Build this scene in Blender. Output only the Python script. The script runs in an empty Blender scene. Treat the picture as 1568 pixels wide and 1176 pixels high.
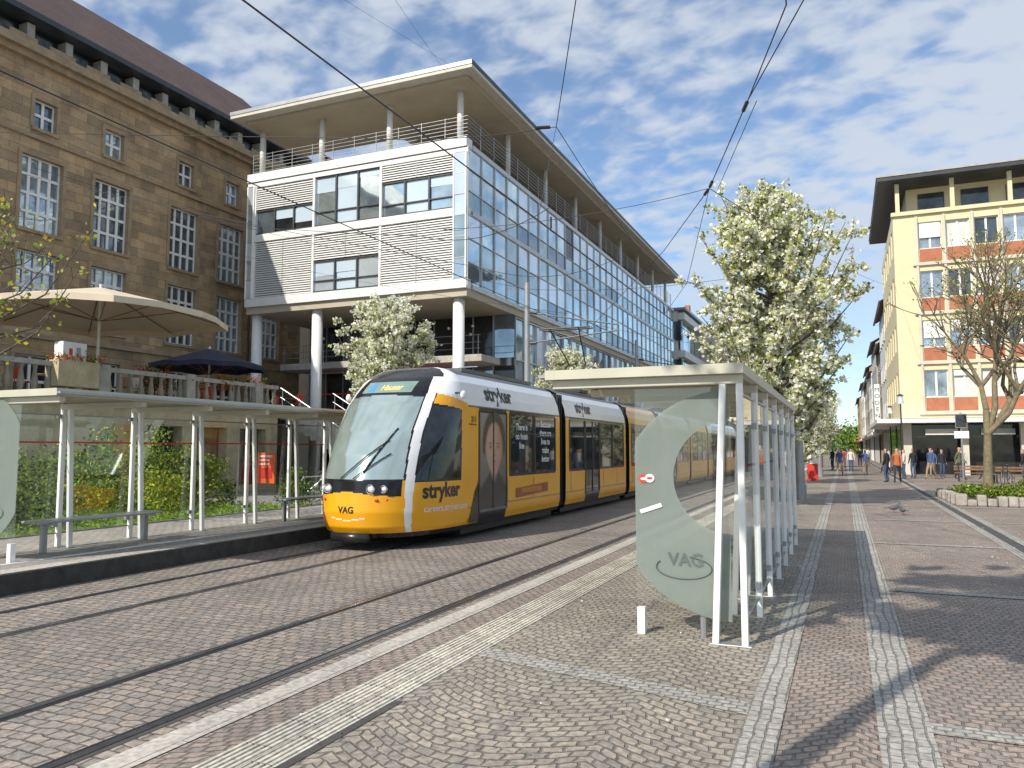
import bpy, math, random
import numpy as np
from mathutils import Vector, Matrix
random.seed(7); np.random.seed(7)
R=random.uniform
sc=bpy.context.scene
sc.view_settings.view_transform='Standard'; sc.view_settings.look='None'; sc.view_settings.exposure=0

# ------------------------------------------------------------------ helpers
def nt(m):
    m.use_nodes=True; t=m.node_tree
    return t,t.nodes,t.links
def bsdf(m):
    return m.node_tree.nodes['Principled BSDF']
def M(name,col,rough=.6,metal=0,var=.18,scale=2.0,bump=0,bscale=40,spec=.5,detail=4):
    m=bpy.data.materials.new(name); t,N,L=nt(m); b=bsdf(m)
    b.inputs['Roughness'].default_value=rough; b.inputs['Metallic'].default_value=metal
    b.inputs['Specular IOR Level'].default_value=spec
    tc=N.new('ShaderNodeTexCoord'); n=N.new('ShaderNodeTexNoise'); n.inputs['Scale'].default_value=scale
    n.inputs['Detail'].default_value=detail; n.inputs['Roughness'].default_value=.65
    L.new(tc.outputs['Object'],n.inputs['Vector'])
    r=N.new('ShaderNodeValToRGB'); r.color_ramp.elements[0].position=.3; r.color_ramp.elements[1].position=.72
    r.color_ramp.elements[0].color=(*[c*(1-var) for c in col],1); r.color_ramp.elements[1].color=(*[min(1,c*(1+var)) for c in col],1)
    L.new(n.outputs['Fac'],r.inputs['Fac']); L.new(r.outputs['Color'],b.inputs['Base Color'])
    if bump:
        n2=N.new('ShaderNodeTexNoise'); n2.inputs['Scale'].default_value=bscale; L.new(tc.outputs['Object'],n2.inputs['Vector'])
        bp=N.new('ShaderNodeBump'); bp.inputs['Strength'].default_value=bump; bp.inputs['Distance'].default_value=.02
        L.new(n2.outputs['Fac'],bp.inputs['Height']); L.new(bp.outputs['Normal'],b.inputs['Normal'])
    return m
def cobble(name,c1,c2,mortar,bw,bh,rot=0,arc=0,arcw=1.3,wall=False,ms=.012,bumpd=.012,dirt=.35,jit=.02,rough=.7,grain=.28):
    m=bpy.data.materials.new(name); t,N,L=nt(m); b=bsdf(m); b.inputs['Roughness'].default_value=rough
    tc=N.new('ShaderNodeTexCoord'); sep=N.new('ShaderNodeSeparateXYZ'); L.new(tc.outputs['Object'],sep.inputs[0])
    def math_(op,a,b2=None,c=None):
        n=N.new('ShaderNodeMath'); n.operation=op
        for i,v in enumerate((a,b2,c)):
            if v is None: continue
            if isinstance(v,(int,float)): n.inputs[i].default_value=v
            else: L.new(v,n.inputs[i])
        return n.outputs[0]
    X,Y,Z=sep.outputs
    if wall: u=math_('ADD',X,Y); v=Z
    elif rot: u=Y; v=X
    else: u=X; v=Y
    if arc:
        pp=math_('PINGPONG',u,arcw/2)
        q=math_('MULTIPLY',pp,math.pi/arcw); s=math_('SINE',q)
        v=math_('ADD',v,math_('MULTIPLY',s,arc))
    cb=N.new('ShaderNodeCombineXYZ'); L.new(u,cb.inputs[0]); L.new(v,cb.inputs[1])
    vec=cb.outputs[0]
    if jit:
        for sc_n,am in((2.2,jit*2.6),(12,jit*1.2)):
            ns=N.new('ShaderNodeTexNoise'); ns.inputs['Scale'].default_value=sc_n; ns.inputs['Detail'].default_value=1
            L.new(cb.outputs[0],ns.inputs['Vector'])
            vm=N.new('ShaderNodeVectorMath'); vm.operation='MULTIPLY_ADD'
            L.new(ns.outputs['Color'],vm.inputs[0]); vm.inputs[1].default_value=(am*2,)*3; L.new(vec,vm.inputs[2]); vec=vm.outputs[0]
    br=N.new('ShaderNodeTexBrick'); L.new(vec,br.inputs['Vector'])
    br.inputs['Scale'].default_value=1; br.inputs['Brick Width'].default_value=bw; br.inputs['Row Height'].default_value=bh
    br.inputs['Mortar Size'].default_value=ms; br.inputs['Mortar Smooth'].default_value=.6
    br.inputs['Color1'].default_value=(*c1,1); br.inputs['Color2'].default_value=(*c2,1); br.inputs['Mortar'].default_value=(*mortar,1)
    n1=N.new('ShaderNodeTexNoise'); n1.inputs['Scale'].default_value=.55; n1.inputs['Detail'].default_value=6; n1.inputs['Roughness'].default_value=.7
    L.new(tc.outputs['Object'],n1.inputs['Vector'])
    mr=N.new('ShaderNodeMapRange'); mr.inputs[1].default_value=.3; mr.inputs[2].default_value=.7; mr.inputs[3].default_value=1-dirt; mr.inputs[4].default_value=1+dirt
    L.new(n1.outputs['Fac'],mr.inputs[0])
    n3=N.new('ShaderNodeTexNoise'); n3.inputs['Scale'].default_value=23; n3.inputs['Detail'].default_value=3
    L.new(tc.outputs['Object'],n3.inputs['Vector'])
    mr3=N.new('ShaderNodeMapRange'); mr3.inputs[1].default_value=.3; mr3.inputs[2].default_value=.7; mr3.inputs[3].default_value=1-grain; mr3.inputs[4].default_value=1+grain
    L.new(n3.outputs['Fac'],mr3.inputs[0])
    mm=math_('MULTIPLY',mr.outputs[0],mr3.outputs[0])
    sc_=N.new('ShaderNodeVectorMath'); sc_.operation='SCALE'; L.new(br.outputs['Color'],sc_.inputs[0]); L.new(mm,sc_.inputs['Scale'])
    L.new(sc_.outputs[0],b.inputs['Base Color'])
    h=math_('SUBTRACT',math_('MULTIPLY',n3.outputs['Fac'],.35),br.outputs['Fac'])
    bp=N.new('ShaderNodeBump'); bp.inputs['Strength'].default_value=.9; bp.inputs['Distance'].default_value=bumpd
    L.new(h,bp.inputs['Height']); L.new(bp.outputs['Normal'],b.inputs['Normal'])
    return m
def glass_thin(name,tint=(.93,.97,.95),refl=.05,dirt=.05):
    m=bpy.data.materials.new(name); t,N,L=nt(m); N.remove(bsdf(m)); out=[n for n in N if n.type=='OUTPUT_MATERIAL'][0]
    tr=N.new('ShaderNodeBsdfTransparent'); tr.inputs[0].default_value=(*tint,1)
    gl=N.new('ShaderNodeBsdfGlossy'); gl.inputs['Roughness'].default_value=.02
    fr=N.new('ShaderNodeFresnel'); fr.inputs[0].default_value=1.5
    ad=N.new('ShaderNodeMath'); ad.operation='ADD'; ad.inputs[1].default_value=refl; L.new(fr.outputs[0],ad.inputs[0])
    mx=N.new('ShaderNodeMixShader'); L.new(ad.outputs[0],mx.inputs[0]); L.new(tr.outputs[0],mx.inputs[1]); L.new(gl.outputs[0],mx.inputs[2])
    df=N.new('ShaderNodeBsdfDiffuse'); df.inputs[0].default_value=(.5,.55,.5,1)
    no=N.new('ShaderNodeTexNoise'); no.inputs['Scale'].default_value=3
    mu=N.new('ShaderNodeMath'); mu.operation='MULTIPLY'; mu.inputs[1].default_value=dirt*2; L.new(no.outputs[0],mu.inputs[0])
    m2=N.new('ShaderNodeMixShader'); L.new(mu.outputs[0],m2.inputs[0]); L.new(mx.outputs[0],m2.inputs[1]); L.new(df.outputs[0],m2.inputs[2])
    L.new(m2.outputs[0],out.inputs[0]); return m
def glass_bld(name,col,metal=.8,rough=.04,var=.4,scale=.4,wav=.02):
    m=M(name,col,rough,metal,var,scale); t,N,L=nt(m)
    tc=N.new('ShaderNodeTexCoord'); n2=N.new('ShaderNodeTexNoise'); n2.inputs['Scale'].default_value=.7; n2.inputs['Detail'].default_value=1
    L.new(tc.outputs['Object'],n2.inputs['Vector'])
    bp=N.new('ShaderNodeBump'); bp.inputs['Strength'].default_value=.5; bp.inputs['Distance'].default_value=wav
    L.new(n2.outputs['Fac'],bp.inputs['Height']); L.new(bp.outputs['Normal'],bsdf(m).inputs['Normal'])
    return m

class MB:
    def __init__(s): s.v=[];s.f=[];s.m=[];s.mats=[]
    def mi(s,mat):
        if mat not in s.mats: s.mats.append(mat)
        return s.mats.index(mat)
    def poly(s,pts,mat):
        i=len(s.v); s.v+= [tuple(p) for p in pts]; s.f.append(tuple(range(i,i+len(pts)))); s.m.append(s.mi(mat))
    def hexa(s,P,mat):
        i=len(s.v); s.v+=[tuple(p) for p in P]; k=s.mi(mat)
        for q in ((0,1,3,2),(4,6,7,5),(0,4,5,1),(2,3,7,6),(0,2,6,4),(1,5,7,3)):
            s.f.append(tuple(i+a for a in q)); s.m.append(k)
    def box(s,x0,x1,y0,y1,z0,z1,mat):
        s.hexa([(x,y,z) for x in (x0,x1) for y in (y0,y1) for z in (z0,z1)],mat)
    def cyl(s,p0,p1,r0,mat,r1=None,n=8,cap=True):
        r1=r0 if r1 is None else r1
        p0=Vector(p0);p1=Vector(p1); d=(p1-p0)
        if d.length<1e-6: return
        q=d.to_track_quat('Z','Y'); i=len(s.v); k=s.mi(mat)
        for p,r in((p0,r0),(p1,r1)):
            for a in range(n):
                t=2*math.pi*a/n; s.v.append(tuple(p+q@Vector((math.cos(t)*r,math.sin(t)*r,0))))
        for a in range(n):
            b=(a+1)%n; s.f.append((i+a,i+b,i+n+b,i+n+a)); s.m.append(k)
        if cap:
            s.f.append(tuple(i+a for a in range(n))[::-1]); s.m.append(k)
            s.f.append(tuple(i+n+a for a in range(n))); s.m.append(k)
    def ell(s,c,rx,ry,rz,mat,nu=12,nv=8):
        i=len(s.v); k=s.mi(mat)
        for a in range(nv+1):
            p=math.pi*a/nv
            for b in range(nu):
                t=2*math.pi*b/nu; s.v.append((c[0]+rx*math.sin(p)*math.cos(t),c[1]+ry*math.sin(p)*math.sin(t),c[2]+rz*math.cos(p)))
        for a in range(nv):
            for b in range(nu):
                c2=(b+1)%nu; s.f.append((i+a*nu+b,i+a*nu+c2,i+(a+1)*nu+c2,i+(a+1)*nu+b)); s.m.append(k)
    def ring(s,c,rad,tube,axis,mat,n=24,m=6):
        c=Vector(c); pts=[]
        for a in range(n+1):
            t=2*math.pi*a/n
            v=Vector((math.cos(t),math.sin(t),0)) if axis=='Z' else (Vector((math.cos(t),0,math.sin(t))) if axis=='Y' else Vector((0,math.cos(t),math.sin(t))))
            pts.append(c+v*rad)
        for a in range(n): s.cyl(pts[a],pts[a+1],tube,mat,n=m,cap=False)
    def build(s,name,parent=None,smooth=False,bevel=0,loc=None):
        me=bpy.data.meshes.new(name); me.from_pydata(s.v,[],s.f)
        for m in s.mats: me.materials.append(m)
        me.polygons.foreach_set('material_index',s.m)
        if smooth: me.polygons.foreach_set('use_smooth',[True]*len(s.f))
        me.update()
        o=bpy.data.objects.new(name,me); sc.collection.objects.link(o)
        if parent: o.parent=parent
        if loc: o.location=loc
        if bevel:
            b=o.modifiers.new('bevel','BEVEL'); b.width=bevel; b.segments=2; b.limit_method='ANGLE'
        return o
def root(name,loc=(0,0,0),rz=0):
    e=bpy.data.objects.new(name,None); e.location=loc; e.rotation_euler[2]=rz; e.empty_display_size=.3
    sc.collection.objects.link(e); return e
def tbox(mb,T,u0,u1,z0,z1,d0,d1,mat):
    mb.hexa([T(u,z,d) for d in(d0,d1) for z in (z0,z1) for u in (u0,u1)],mat)
def tquad(mb,T,u0,u1,z0,z1,d,mat,j=0):
    a,b,c=(R(-j,j),R(-j,j),R(-j,j)) if j else (0,0,0)
    mb.poly([T(u0,z0,d+a),T(u1,z0,d+b),T(u1,z1,d+b+c),T(u0,z1,d+a+c)],mat)
def facade(mb,T,u0,u1,z0,z1,holes,depth,wall,reveal,glass,frame,nx=2,nz=2,fw=.06,sill=None):
    us=sorted(set([u0,u1]+[h[0] for h in holes]+[h[1] for h in holes])); zs=sorted(set([z0,z1]+[h[2] for h in holes]+[h[3] for h in holes]))
    for a,b in zip(us,us[1:]):
        for c,d in zip(zs,zs[1:]):
            um,zm=(a+b)/2,(c+d)/2
            if any(h[0]<um<h[1] and h[2]<zm<h[3] for h in holes): continue
            tquad(mb,T,a,b,c,d,0,wall)
    for h in holes:
        a,b,c,d=h[:4]; g=h[4] if len(h)>4 else glass
        n_x=h[5] if len(h)>5 else nx; n_z=h[6] if len(h)>6 else nz
        if isinstance(g,(list,tuple)): g=random.choice(g)
        for q in (((a,c),(b,c)),((b,c),(b,d)),((b,d),(a,d)),((a,d),(a,c))):
            (p1,q1),(p2,q2)=q
            mb.poly([T(p1,q1,0),T(p2,q2,0),T(p2,q2,depth),T(p1,q1,depth)],reveal)
        tquad(mb,T,a,b,c,d,depth*.95,g,j=.01)
        e=.002
        for k in range(n_x+1):
            x=a+(b-a)*k/n_x; x0=max(a+e,x-fw/2); x1=min(b-e,x+fw/2)
            tbox(mb,T,x0,x1,c+e,d-e,depth*.95-.07,depth*.95-.015,frame)
        for k in range(n_z+1):
            z=c+(d-c)*k/n_z; y0=max(c+e,z-fw/2); y1=min(d-e,z+fw/2)
            tbox(mb,T,a+e,b-e,y0,y1,depth*.95-.075,depth*.95-.02,frame)
        if sill: tbox(mb,T,a-.1,b+.1,c-.14,c-.003,-.1,.05,sill)
def textmesh(s,size,offset=0.0,align='CENTER'):
    cu=bpy.data.curves.new('t','FONT'); cu.body=s; cu.size=size; cu.align_x=align; cu.offset=offset; cu.resolution_u=4
    o=bpy.data.objects.new('t',cu); sc.collection.objects.link(o)
    dg=bpy.context.evaluated_depsgraph_get(); dg.update()
    me=bpy.data.meshes.new_from_object(o.evaluated_get(dg))
    V=[tuple(v.co) for v in me.vertices]; F=[tuple(p.vertices) for p in me.polygons]
    bpy.data.objects.remove(o); bpy.data.curves.remove(cu); return V,F
def text(name,s,size,fn,mat,parent,offset=0.0,loc=None,align='CENTER'):
    V,F=textmesh(s,size,offset,align); me=bpy.data.meshes.new(name); me.from_pydata([fn(v[0],v[1]) for v in V],[],F)
    me.materials.append(mat); o=bpy.data.objects.new(name,me); sc.collection.objects.link(o); o.parent=parent
    if loc: o.location=loc
    return o

# ------------------------------------------------------------------ materials
white=M('white_paint',(.80,.80,.78),.35,0,.06)
offwhite=M('offwhite_panel',(.72,.72,.69),.5,0,.07,1.2)
steel=M('steel_grey',(.34,.35,.36),.4,.5,.15)
mull=M('mullion_aluminium',(.50,.53,.55),.4,.3,.1)
darkmetal=M('dark_metal',(.05,.055,.06),.45,.3,.2)
black=M('black_trim',(.018,.018,.02),.3,0,.2)
rubber=M('rubber',(.03,.03,.032),.7,0,.3)
concrete=M('concrete',(.42,.40,.36),.85,0,.2,3,.3,60)
granite=cobble('granite_strip',(.43,.405,.365),(.34,.325,.295),(.22,.205,.185),.105,.073,rot=1,ms=.008,dirt=.22,jit=.012)
granite_x=cobble('granite_cross_strip',(.43,.405,.365),(.34,.32,.295),(.22,.205,.185),.10,.066,ms=.009,dirt=.22,jit=.012)
cob_track=cobble('track_cobbles',(.335,.275,.225),(.225,.205,.185),(.13,.115,.10),.142,.103,ms=.011,bumpd=.014,jit=.018,dirt=.26)
cob_red=cobble('red_cobbles',(.36,.28,.23),(.26,.225,.195),(.175,.15,.13),.09,.084,arc=.42,arcw=1.5,ms=.010,jit=.015,dirt=.26)
cob_beige=cobble('beige_cobbles',(.37,.32,.255),(.265,.24,.205),(.17,.15,.125),.108,.088,arc=.30,arcw=1.35,ms=.011,jit=.018,dirt=.28)
cob_far=cobble('platform_paving',(.38,.35,.31),(.31,.29,.26),(.19,.175,.155),.2,.1,ms=.008,dirt=.18,jit=.006)
tact=cobble('tactile_paving',(.64,.60,.50),(.56,.52,.44),(.28,.25,.22),.4,.3,rot=1,ms=.006,dirt=.18,bumpd=.004,jit=.0)
kerbc=cobble('kerb_concrete',(.50,.46,.40),(.43,.40,.35),(.22,.2,.18),1.0,.3,rot=1,ms=.006,dirt=.22,bumpd=.004,jit=0)
kerbdark=M('kerb_dark',(.045,.043,.04),.8,0,.4,5,.3)
railm=M('rail_steel',(.20,.20,.22),.25,.8,.3,8)
groove=M('rail_groove',(.015,.015,.02),.8)
asph=M('asphalt_joint',(.075,.07,.066),.9,0,.3,6,.3)
yellow=M('tram_yellow',(.80,.37,.008),.22,0,.05,.9,spec=.6)
twhite=M('tram_white',(.80,.81,.82),.2,0,.05,.8,spec=.6)
tblack=M('tram_black',(.012,.012,.014),.15,0,.2)
tgrey=M('tram_grey',(.12,.125,.13),.4,0,.2)
wind=M('tram_windshield',(.50,.60,.56),.09,.64,.22,1.3,spec=.8,detail=2)
twin=glass_bld('tram_window',(.04,.046,.05),.35,.03,.7,1.5,.004)
led=bpy.data.materials.new('led_display'); t,N,L=nt(led); bsdf(led).inputs['Base Color'].default_value=(.5,.35,.1,1); bsdf(led).inputs['Emission Color'].default_value=(1,.62,.22,1); bsdf(led).inputs['Emission Strength'].default_value=.9
ledb=bpy.data.materials.new('led_blue'); t,N,L=nt(ledb); bsdf(ledb).inputs['Base Color'].default_value=(.02,.1,.5,1); bsdf(ledb).inputs['Emission Color'].default_value=(.15,.45,1,1); bsdf(ledb).inputs['Emission Strength'].default_value=.7
lamp=M('lamp_glass',(.75,.78,.8),.08,.3,.1)
redl=M('red_lamp',(.5,.03,.02),.2); orangep=M('orange_red_paper',(.85,.13,.04),.6,0,.06)
redp=M('red_paint',(.6,.04,.03),.45,0,.1)
glass=glass_thin('shelter_glass')
def frost():
    m=bpy.data.materials.new('frosted_glass'); t,N,L=nt(m); N.remove(bsdf(m)); out=[n for n in N if n.type=='OUTPUT_MATERIAL'][0]
    tr=N.new('ShaderNodeBsdfTransparent'); tr.inputs[0].default_value=(.85,.92,.88,1)
    d=N.new('ShaderNodeBsdfDiffuse'); d.inputs[0].default_value=(.33,.38,.35,1)
    l=N.new('ShaderNodeBsdfTranslucent'); l.inputs[0].default_value=(.48,.53,.50,1)
    m1=N.new('ShaderNodeMixShader'); m1.inputs[0].default_value=.45; L.new(d.outputs[0],m1.inputs[1]); L.new(l.outputs[0],m1.inputs[2])
    no=N.new('ShaderNodeTexNoise'); no.inputs['Scale'].default_value=2.5; no.inputs['Detail'].default_value=4
    mr=N.new('ShaderNodeMapRange'); mr.inputs[1].default_value=.3; mr.inputs[2].default_value=.7; mr.inputs[3].default_value=.76; mr.inputs[4].default_value=.92; L.new(no.outputs[0],mr.inputs[0])
    m2=N.new('ShaderNodeMixShader'); L.new(mr.outputs[0],m2.inputs[0]); L.new(tr.outputs[0],m2.inputs[1]); L.new(m1.outputs[0],m2.inputs[2])
    L.new(m2.outputs[0],out.inputs[0]); return m
frosted=frost()
shelterbeam=M('shelter_beam_beige',(.50,.48,.38),.5,0,.08)
g1=glass_bld('facade_glass_sky',(.60,.72,.85)); g2=glass_bld('facade_glass_pale',(.72,.80,.87),.6,.15,.12); g3=glass_bld('facade_glass_dark',(.22,.28,.33),.75); g4=glass_bld('facade_glass_green',(.40,.50,.51),.75)
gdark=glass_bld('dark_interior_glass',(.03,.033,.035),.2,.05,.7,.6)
gint=M('interior_warm',(.30,.20,.11),.6,0,.7,1.2)
blind=M('blind_slats',(.76,.76,.74),.5,.1,.06)
blindb=M('blind_backing',(.22,.22,.22),.6)
roofund=M('roof_soffit',(.44,.39,.30),.7,0,.1,.6)
rooftop=M('roof_fascia',(.56,.53,.46),.6,0,.1)
sand=cobble('sandstone_blocks',(.47,.325,.18),(.27,.20,.125),(.17,.12,.075),.85,.42,wall=True,ms=.008,bumpd=.01,dirt=.38,jit=0,rough=.85)
sandtrim=M('sandstone_trim',(.34,.255,.16),.85,0,.22,3,.3,30)
creamstone=M('terrace_stone',(.50,.42,.27),.85,0,.25,2,.3)
tile=cobble('roof_tiles',(.13,.07,.05),(.10,.055,.045),(.04,.028,.025),.25,.18,wall=True,ms=.02,dirt=.3,jit=.0)
tiler=cobble('red_roof_tiles',(.36,.12,.08),(.26,.09,.06),(.08,.04,.03),.25,.18,wall=True,ms=.02,dirt=.2,jit=.0)
cream=M('cream_plaster',(.70,.62,.40),.85,0,.07,.7,.1)
pale=M('pale_plaster',(.60,.56,.47),.85,0,.1,.7,.1)
terra=M('terracotta_panel',(.42,.155,.085),.8,0,.18,2)
bark=M('bark',(.13,.10,.075),.9,0,.35,9,.6,25)
barkg=M('bark_green',(.20,.165,.10),.9,0,.35,9,.6,25)
def leafm(name,col,tr=.35,var=.25):
    m=bpy.data.materials.new(name); t,N,L=nt(m); N.remove(bsdf(m)); out=[n for n in N if n.type=='OUTPUT_MATERIAL'][0]
    tc=N.new('ShaderNodeTexCoord'); n=N.new('ShaderNodeTexNoise'); n.inputs['Scale'].default_value=1.4; n.inputs['Detail'].default_value=1; L.new(tc.outputs['Object'],n.inputs['Vector'])
    r=N.new('ShaderNodeValToRGB'); r.color_ramp.elements[0].position=.35; r.color_ramp.elements[1].position=.65
    r.color_ramp.elements[0].color=(*[c*(1-var) for c in col],1); r.color_ramp.elements[1].color=(*[min(.95,c*(1+var)) for c in col],1); L.new(n.outputs[0],r.inputs[0])
    d=N.new('ShaderNodeBsdfDiffuse'); l=N.new('ShaderNodeBsdfTranslucent'); mx=N.new('ShaderNodeMixShader'); mx.inputs[0].default_value=tr
    L.new(r.outputs[0],d.inputs[0]); L.new(r.outputs[0],l.inputs[0]); L.new(d.outputs[0],mx.inputs[1]); L.new(l.outputs[0],mx.inputs[2]); L.new(mx.outputs[0],out.inputs[0]); return m
bl1=leafm('blossom_white',(.88,.88,.76),.4,.05); bl2=leafm('young_leaf',(.42,.46,.13)); bl3=leafm('leaf_olive',(.15,.19,.05))
lf1=leafm('shrub_green',(.12,.20,.03)); lf2=leafm('shrub_light',(.30,.40,.07)); lf3=leafm('shrub_dark',(.04,.07,.02)); flw=leafm('flower_yellow',(.75,.6,.06)); flr=leafm('flower_red',(.6,.04,.03))
soil=M('soil',(.09,.07,.05),.95,0,.4,6,.6); grass_s=M('lawn_ground',(.13,.22,.04),.95,0,.35,4,.5,50)
canvas=M('parasol_canvas',(.66,.56,.42),.8,0,.06,1); canvas_d=M('parasol_navy',(.03,.035,.07),.8)
wood=M('wood',(.22,.12,.06),.6,0,.3,5)

# ------------------------------------------------------------------ world & sun
el=math.radians(38); sd=Vector((.36,.933,0)).normalized()
w=bpy.data.worlds.new('World'); sc.world=w; w.use_nodes=True; N=w.node_tree.nodes; L=w.node_tree.links
bg=N['Background']; sky=N.new('ShaderNodeTexSky'); sky.sky_type='NISHITA'; sky.sun_disc=False; sky.sun_elevation=el
sky.sun_rotation=math.atan2(-sd.x,-sd.y); sky.air_density=1.0; sky.dust_density=.4; sky.ozone_density=1.2
tc=N.new('ShaderNodeTexCoord'); sp=N.new('ShaderNodeSeparateXYZ'); L.new(tc.outputs['Generated'],sp.inputs[0])
def wm(op,a,b=None,clamp=False):
    n=N.new('ShaderNodeMath'); n.operation=op; n.use_clamp=clamp
    for i,v in enumerate((a,b)):
        if v is None: continue
        if isinstance(v,(int,float)): n.inputs[i].default_value=v
        else: L.new(v,n.inputs[i])
    return n.outputs[0]
zz=wm('ADD',wm('MAXIMUM',sp.outputs[2],0.0),.22)
cbv=N.new('ShaderNodeCombineXYZ'); L.new(wm('DIVIDE',sp.outputs[0],zz),cbv.inputs[0]); L.new(wm('DIVIDE',sp.outputs[1],zz),cbv.inputs[1])
def noise(scale,detail,rough,vec,dist=0,off=(0,0,0),st=(1,1,1),rot=.5):
    mp=N.new('ShaderNodeMapping'); mp.inputs['Location'].default_value=off; mp.inputs['Scale'].default_value=st; mp.inputs['Rotation'].default_value=(0,0,rot); L.new(vec,mp.inputs[0])
    n=N.new('ShaderNodeTexNoise'); n.inputs['Scale'].default_value=scale; n.inputs['Detail'].default_value=detail; n.inputs['Roughness'].default_value=rough; n.inputs['Distortion'].default_value=dist
    L.new(mp.outputs[0],n.inputs['Vector']); return n.outputs['Fac']
nA=noise(10.5,3,.5,cbv.outputs[0],.2,st=(1,1.3,1)); nB=noise(1.3,3,.5,cbv.outputs[0],.2,(3.1,1.7,0))
dens=wm('ADD',wm('MULTIPLY',nA,1.15),wm('MULTIPLY',nB,.95))
mr=N.new('ShaderNodeMapRange'); mr.interpolation_type='SMOOTHSTEP'; mr.inputs[1].default_value=.76; mr.inputs[2].default_value=1.20; mr.inputs[3].default_value=.10; mr.inputs[4].default_value=.88; L.new(dens,mr.inputs[0])
hz=N.new('ShaderNodeMapRange'); hz.interpolation_type='SMOOTHSTEP'; hz.inputs[1].default_value=.0; hz.inputs[2].default_value=.30; hz.inputs[3].default_value=.30; hz.inputs[4].default_value=1.0; L.new(sp.outputs[2],hz.inputs[0])
fac=wm('MULTIPLY',mr.outputs[0],hz.outputs[0])
tint=N.new('ShaderNodeMix'); tint.data_type='RGBA'; tint.blend_type='MULTIPLY'; tint.inputs['Factor'].default_value=1; L.new(sky.outputs[0],tint.inputs['A']); tint.inputs['B'].default_value=(.96,1.14,1.30,1)
mixc=N.new('ShaderNodeMix'); mixc.data_type='RGBA'; L.new(fac,mixc.inputs['Factor']); L.new(tint.outputs['Result'],mixc.inputs['A']); mixc.inputs['B'].default_value=(5.1,5.6,6.3,1)
L.new(mixc.outputs['Result'],bg.inputs[0]); bg.inputs[1].default_value=.13
sl=bpy.data.lights.new('sun','SUN'); sl.energy=5.0; sl.angle=math.radians(.5); sl.color=(1,.93,.82)
so=bpy.data.objects.new('sun',sl); sc.collection.objects.link(so)
dirv=Vector((sd.x*math.cos(el),sd.y*math.cos(el),-math.sin(el))); so.rotation_euler=dirv.to_track_quat('-Z','Y').to_euler(); so.location=(-10,-20,30)

# ------------------------------------------------------------------ camera
cam=bpy.data.cameras.new('camera'); co=bpy.data.objects.new('camera',cam); sc.collection.objects.link(co); sc.camera=co
cam.sensor_width=36; cam.lens=27.05; cam.clip_end=3000
co.location=(0,0,1.7); co.rotation_euler=(math.radians(94.8),0,math.radians(23.3))

# ------------------------------------------------------------------ ground
mb=MB(); mb.poly([(-700,-300,0),(700,-300,0),(700,1500,0),(-700,1500,0)],cob_red); mb.build('ground')
def sheet(name,x0,x1,y0,y1,z,mat,parent=None):
    m=MB(); m.poly([(x0,y0,z),(x1,y0,z),(x1,y1,z),(x0,y1,z)],mat); return m.build(name,parent)
sheet('tram_track_paving',-8.95,-3.77,-20,300,.004,cob_track)
sheet('pavement',-2.84,-.63,-20,200,.004,cob_beige)
st=root('pavement_strips')
sheet('kerb_strip',-3.77,-3.55,-20,200,.006,kerbc,st)
sheet('strip_inner',-.63,-.41,-20,200,.008,granite,st)
sheet('strip_outer',.13,.43,-20,200,.008,granite,st)
sheet('gutter_a',2.45,2.62,-20,200,.008,granite,st); sheet('gutter_b',2.82,2.98,-20,200,.008,granite,st); sheet('gutter_mid',2.62,2.82,-20,200,.005,asph,st)
m=MB()
for k in range(-1,14):
    y=5.35+5.05*k; m.poly([(.43,y,.008),(2.45,y,.008),(2.45,y+.2,.008),(.43,y+.2,.008)],granite_x)
    m.poly([(2.98,y,.008),(14,y,.008),(14,y+.2,.008),(2.98,y+.2,.008)],granite_x)
m.poly([(-2.84,5.85,.008),(-.63,5.25,.008),(-.63,5.5,.008),(-2.84,6.1,.008)],granite_x)
m.poly([(-2.84,-1,.0085),(-2.78,-1,.0085),(-2.78,4.6,.0085),(-2.84,4.6,.0085)],asph)
m.build('cross_strips',st)
m=MB(); m.box(-3.24,-2.84,-5,75,.0,.012,tact)
for i in range(9):
    x=-3.225+i*.043; m.box(x,x+.02,-5,60,.0125,.021,tact)
m.build('tactile_paving')
tr=root('tram_rails'); m=MB()
for cx in(-4.45,-7.6):
    for s in(-.5,.5):
        x=cx+s; m.box(x-.065,x+.075,-20,300,.0,.007,asph); m.box(x-.03,x+.03,-20,300,.0075,.012,railm)
        g=x+(.032 if s<0 else -.068); m.box(g,g+.036,-20,300,.0076,.0085,groove)
m.build('rails',tr)
pl=root('tram_platform'); m=MB()
m.box(-12.4,-9.3,-6,62,0,.25,cob_far); m.box(-9.3,-9.0,-6,62,0,.253,kerbc); m.box(-9.0,-8.95,-6,62,0,.245,kerbdark)
m.box(-9.75,-9.68,-6,62,.25,.256,white)
m.build('platform_slab',pl)
sheet('side_pavement',-31,-12.41,-20,60,.004,cob_far)

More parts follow.
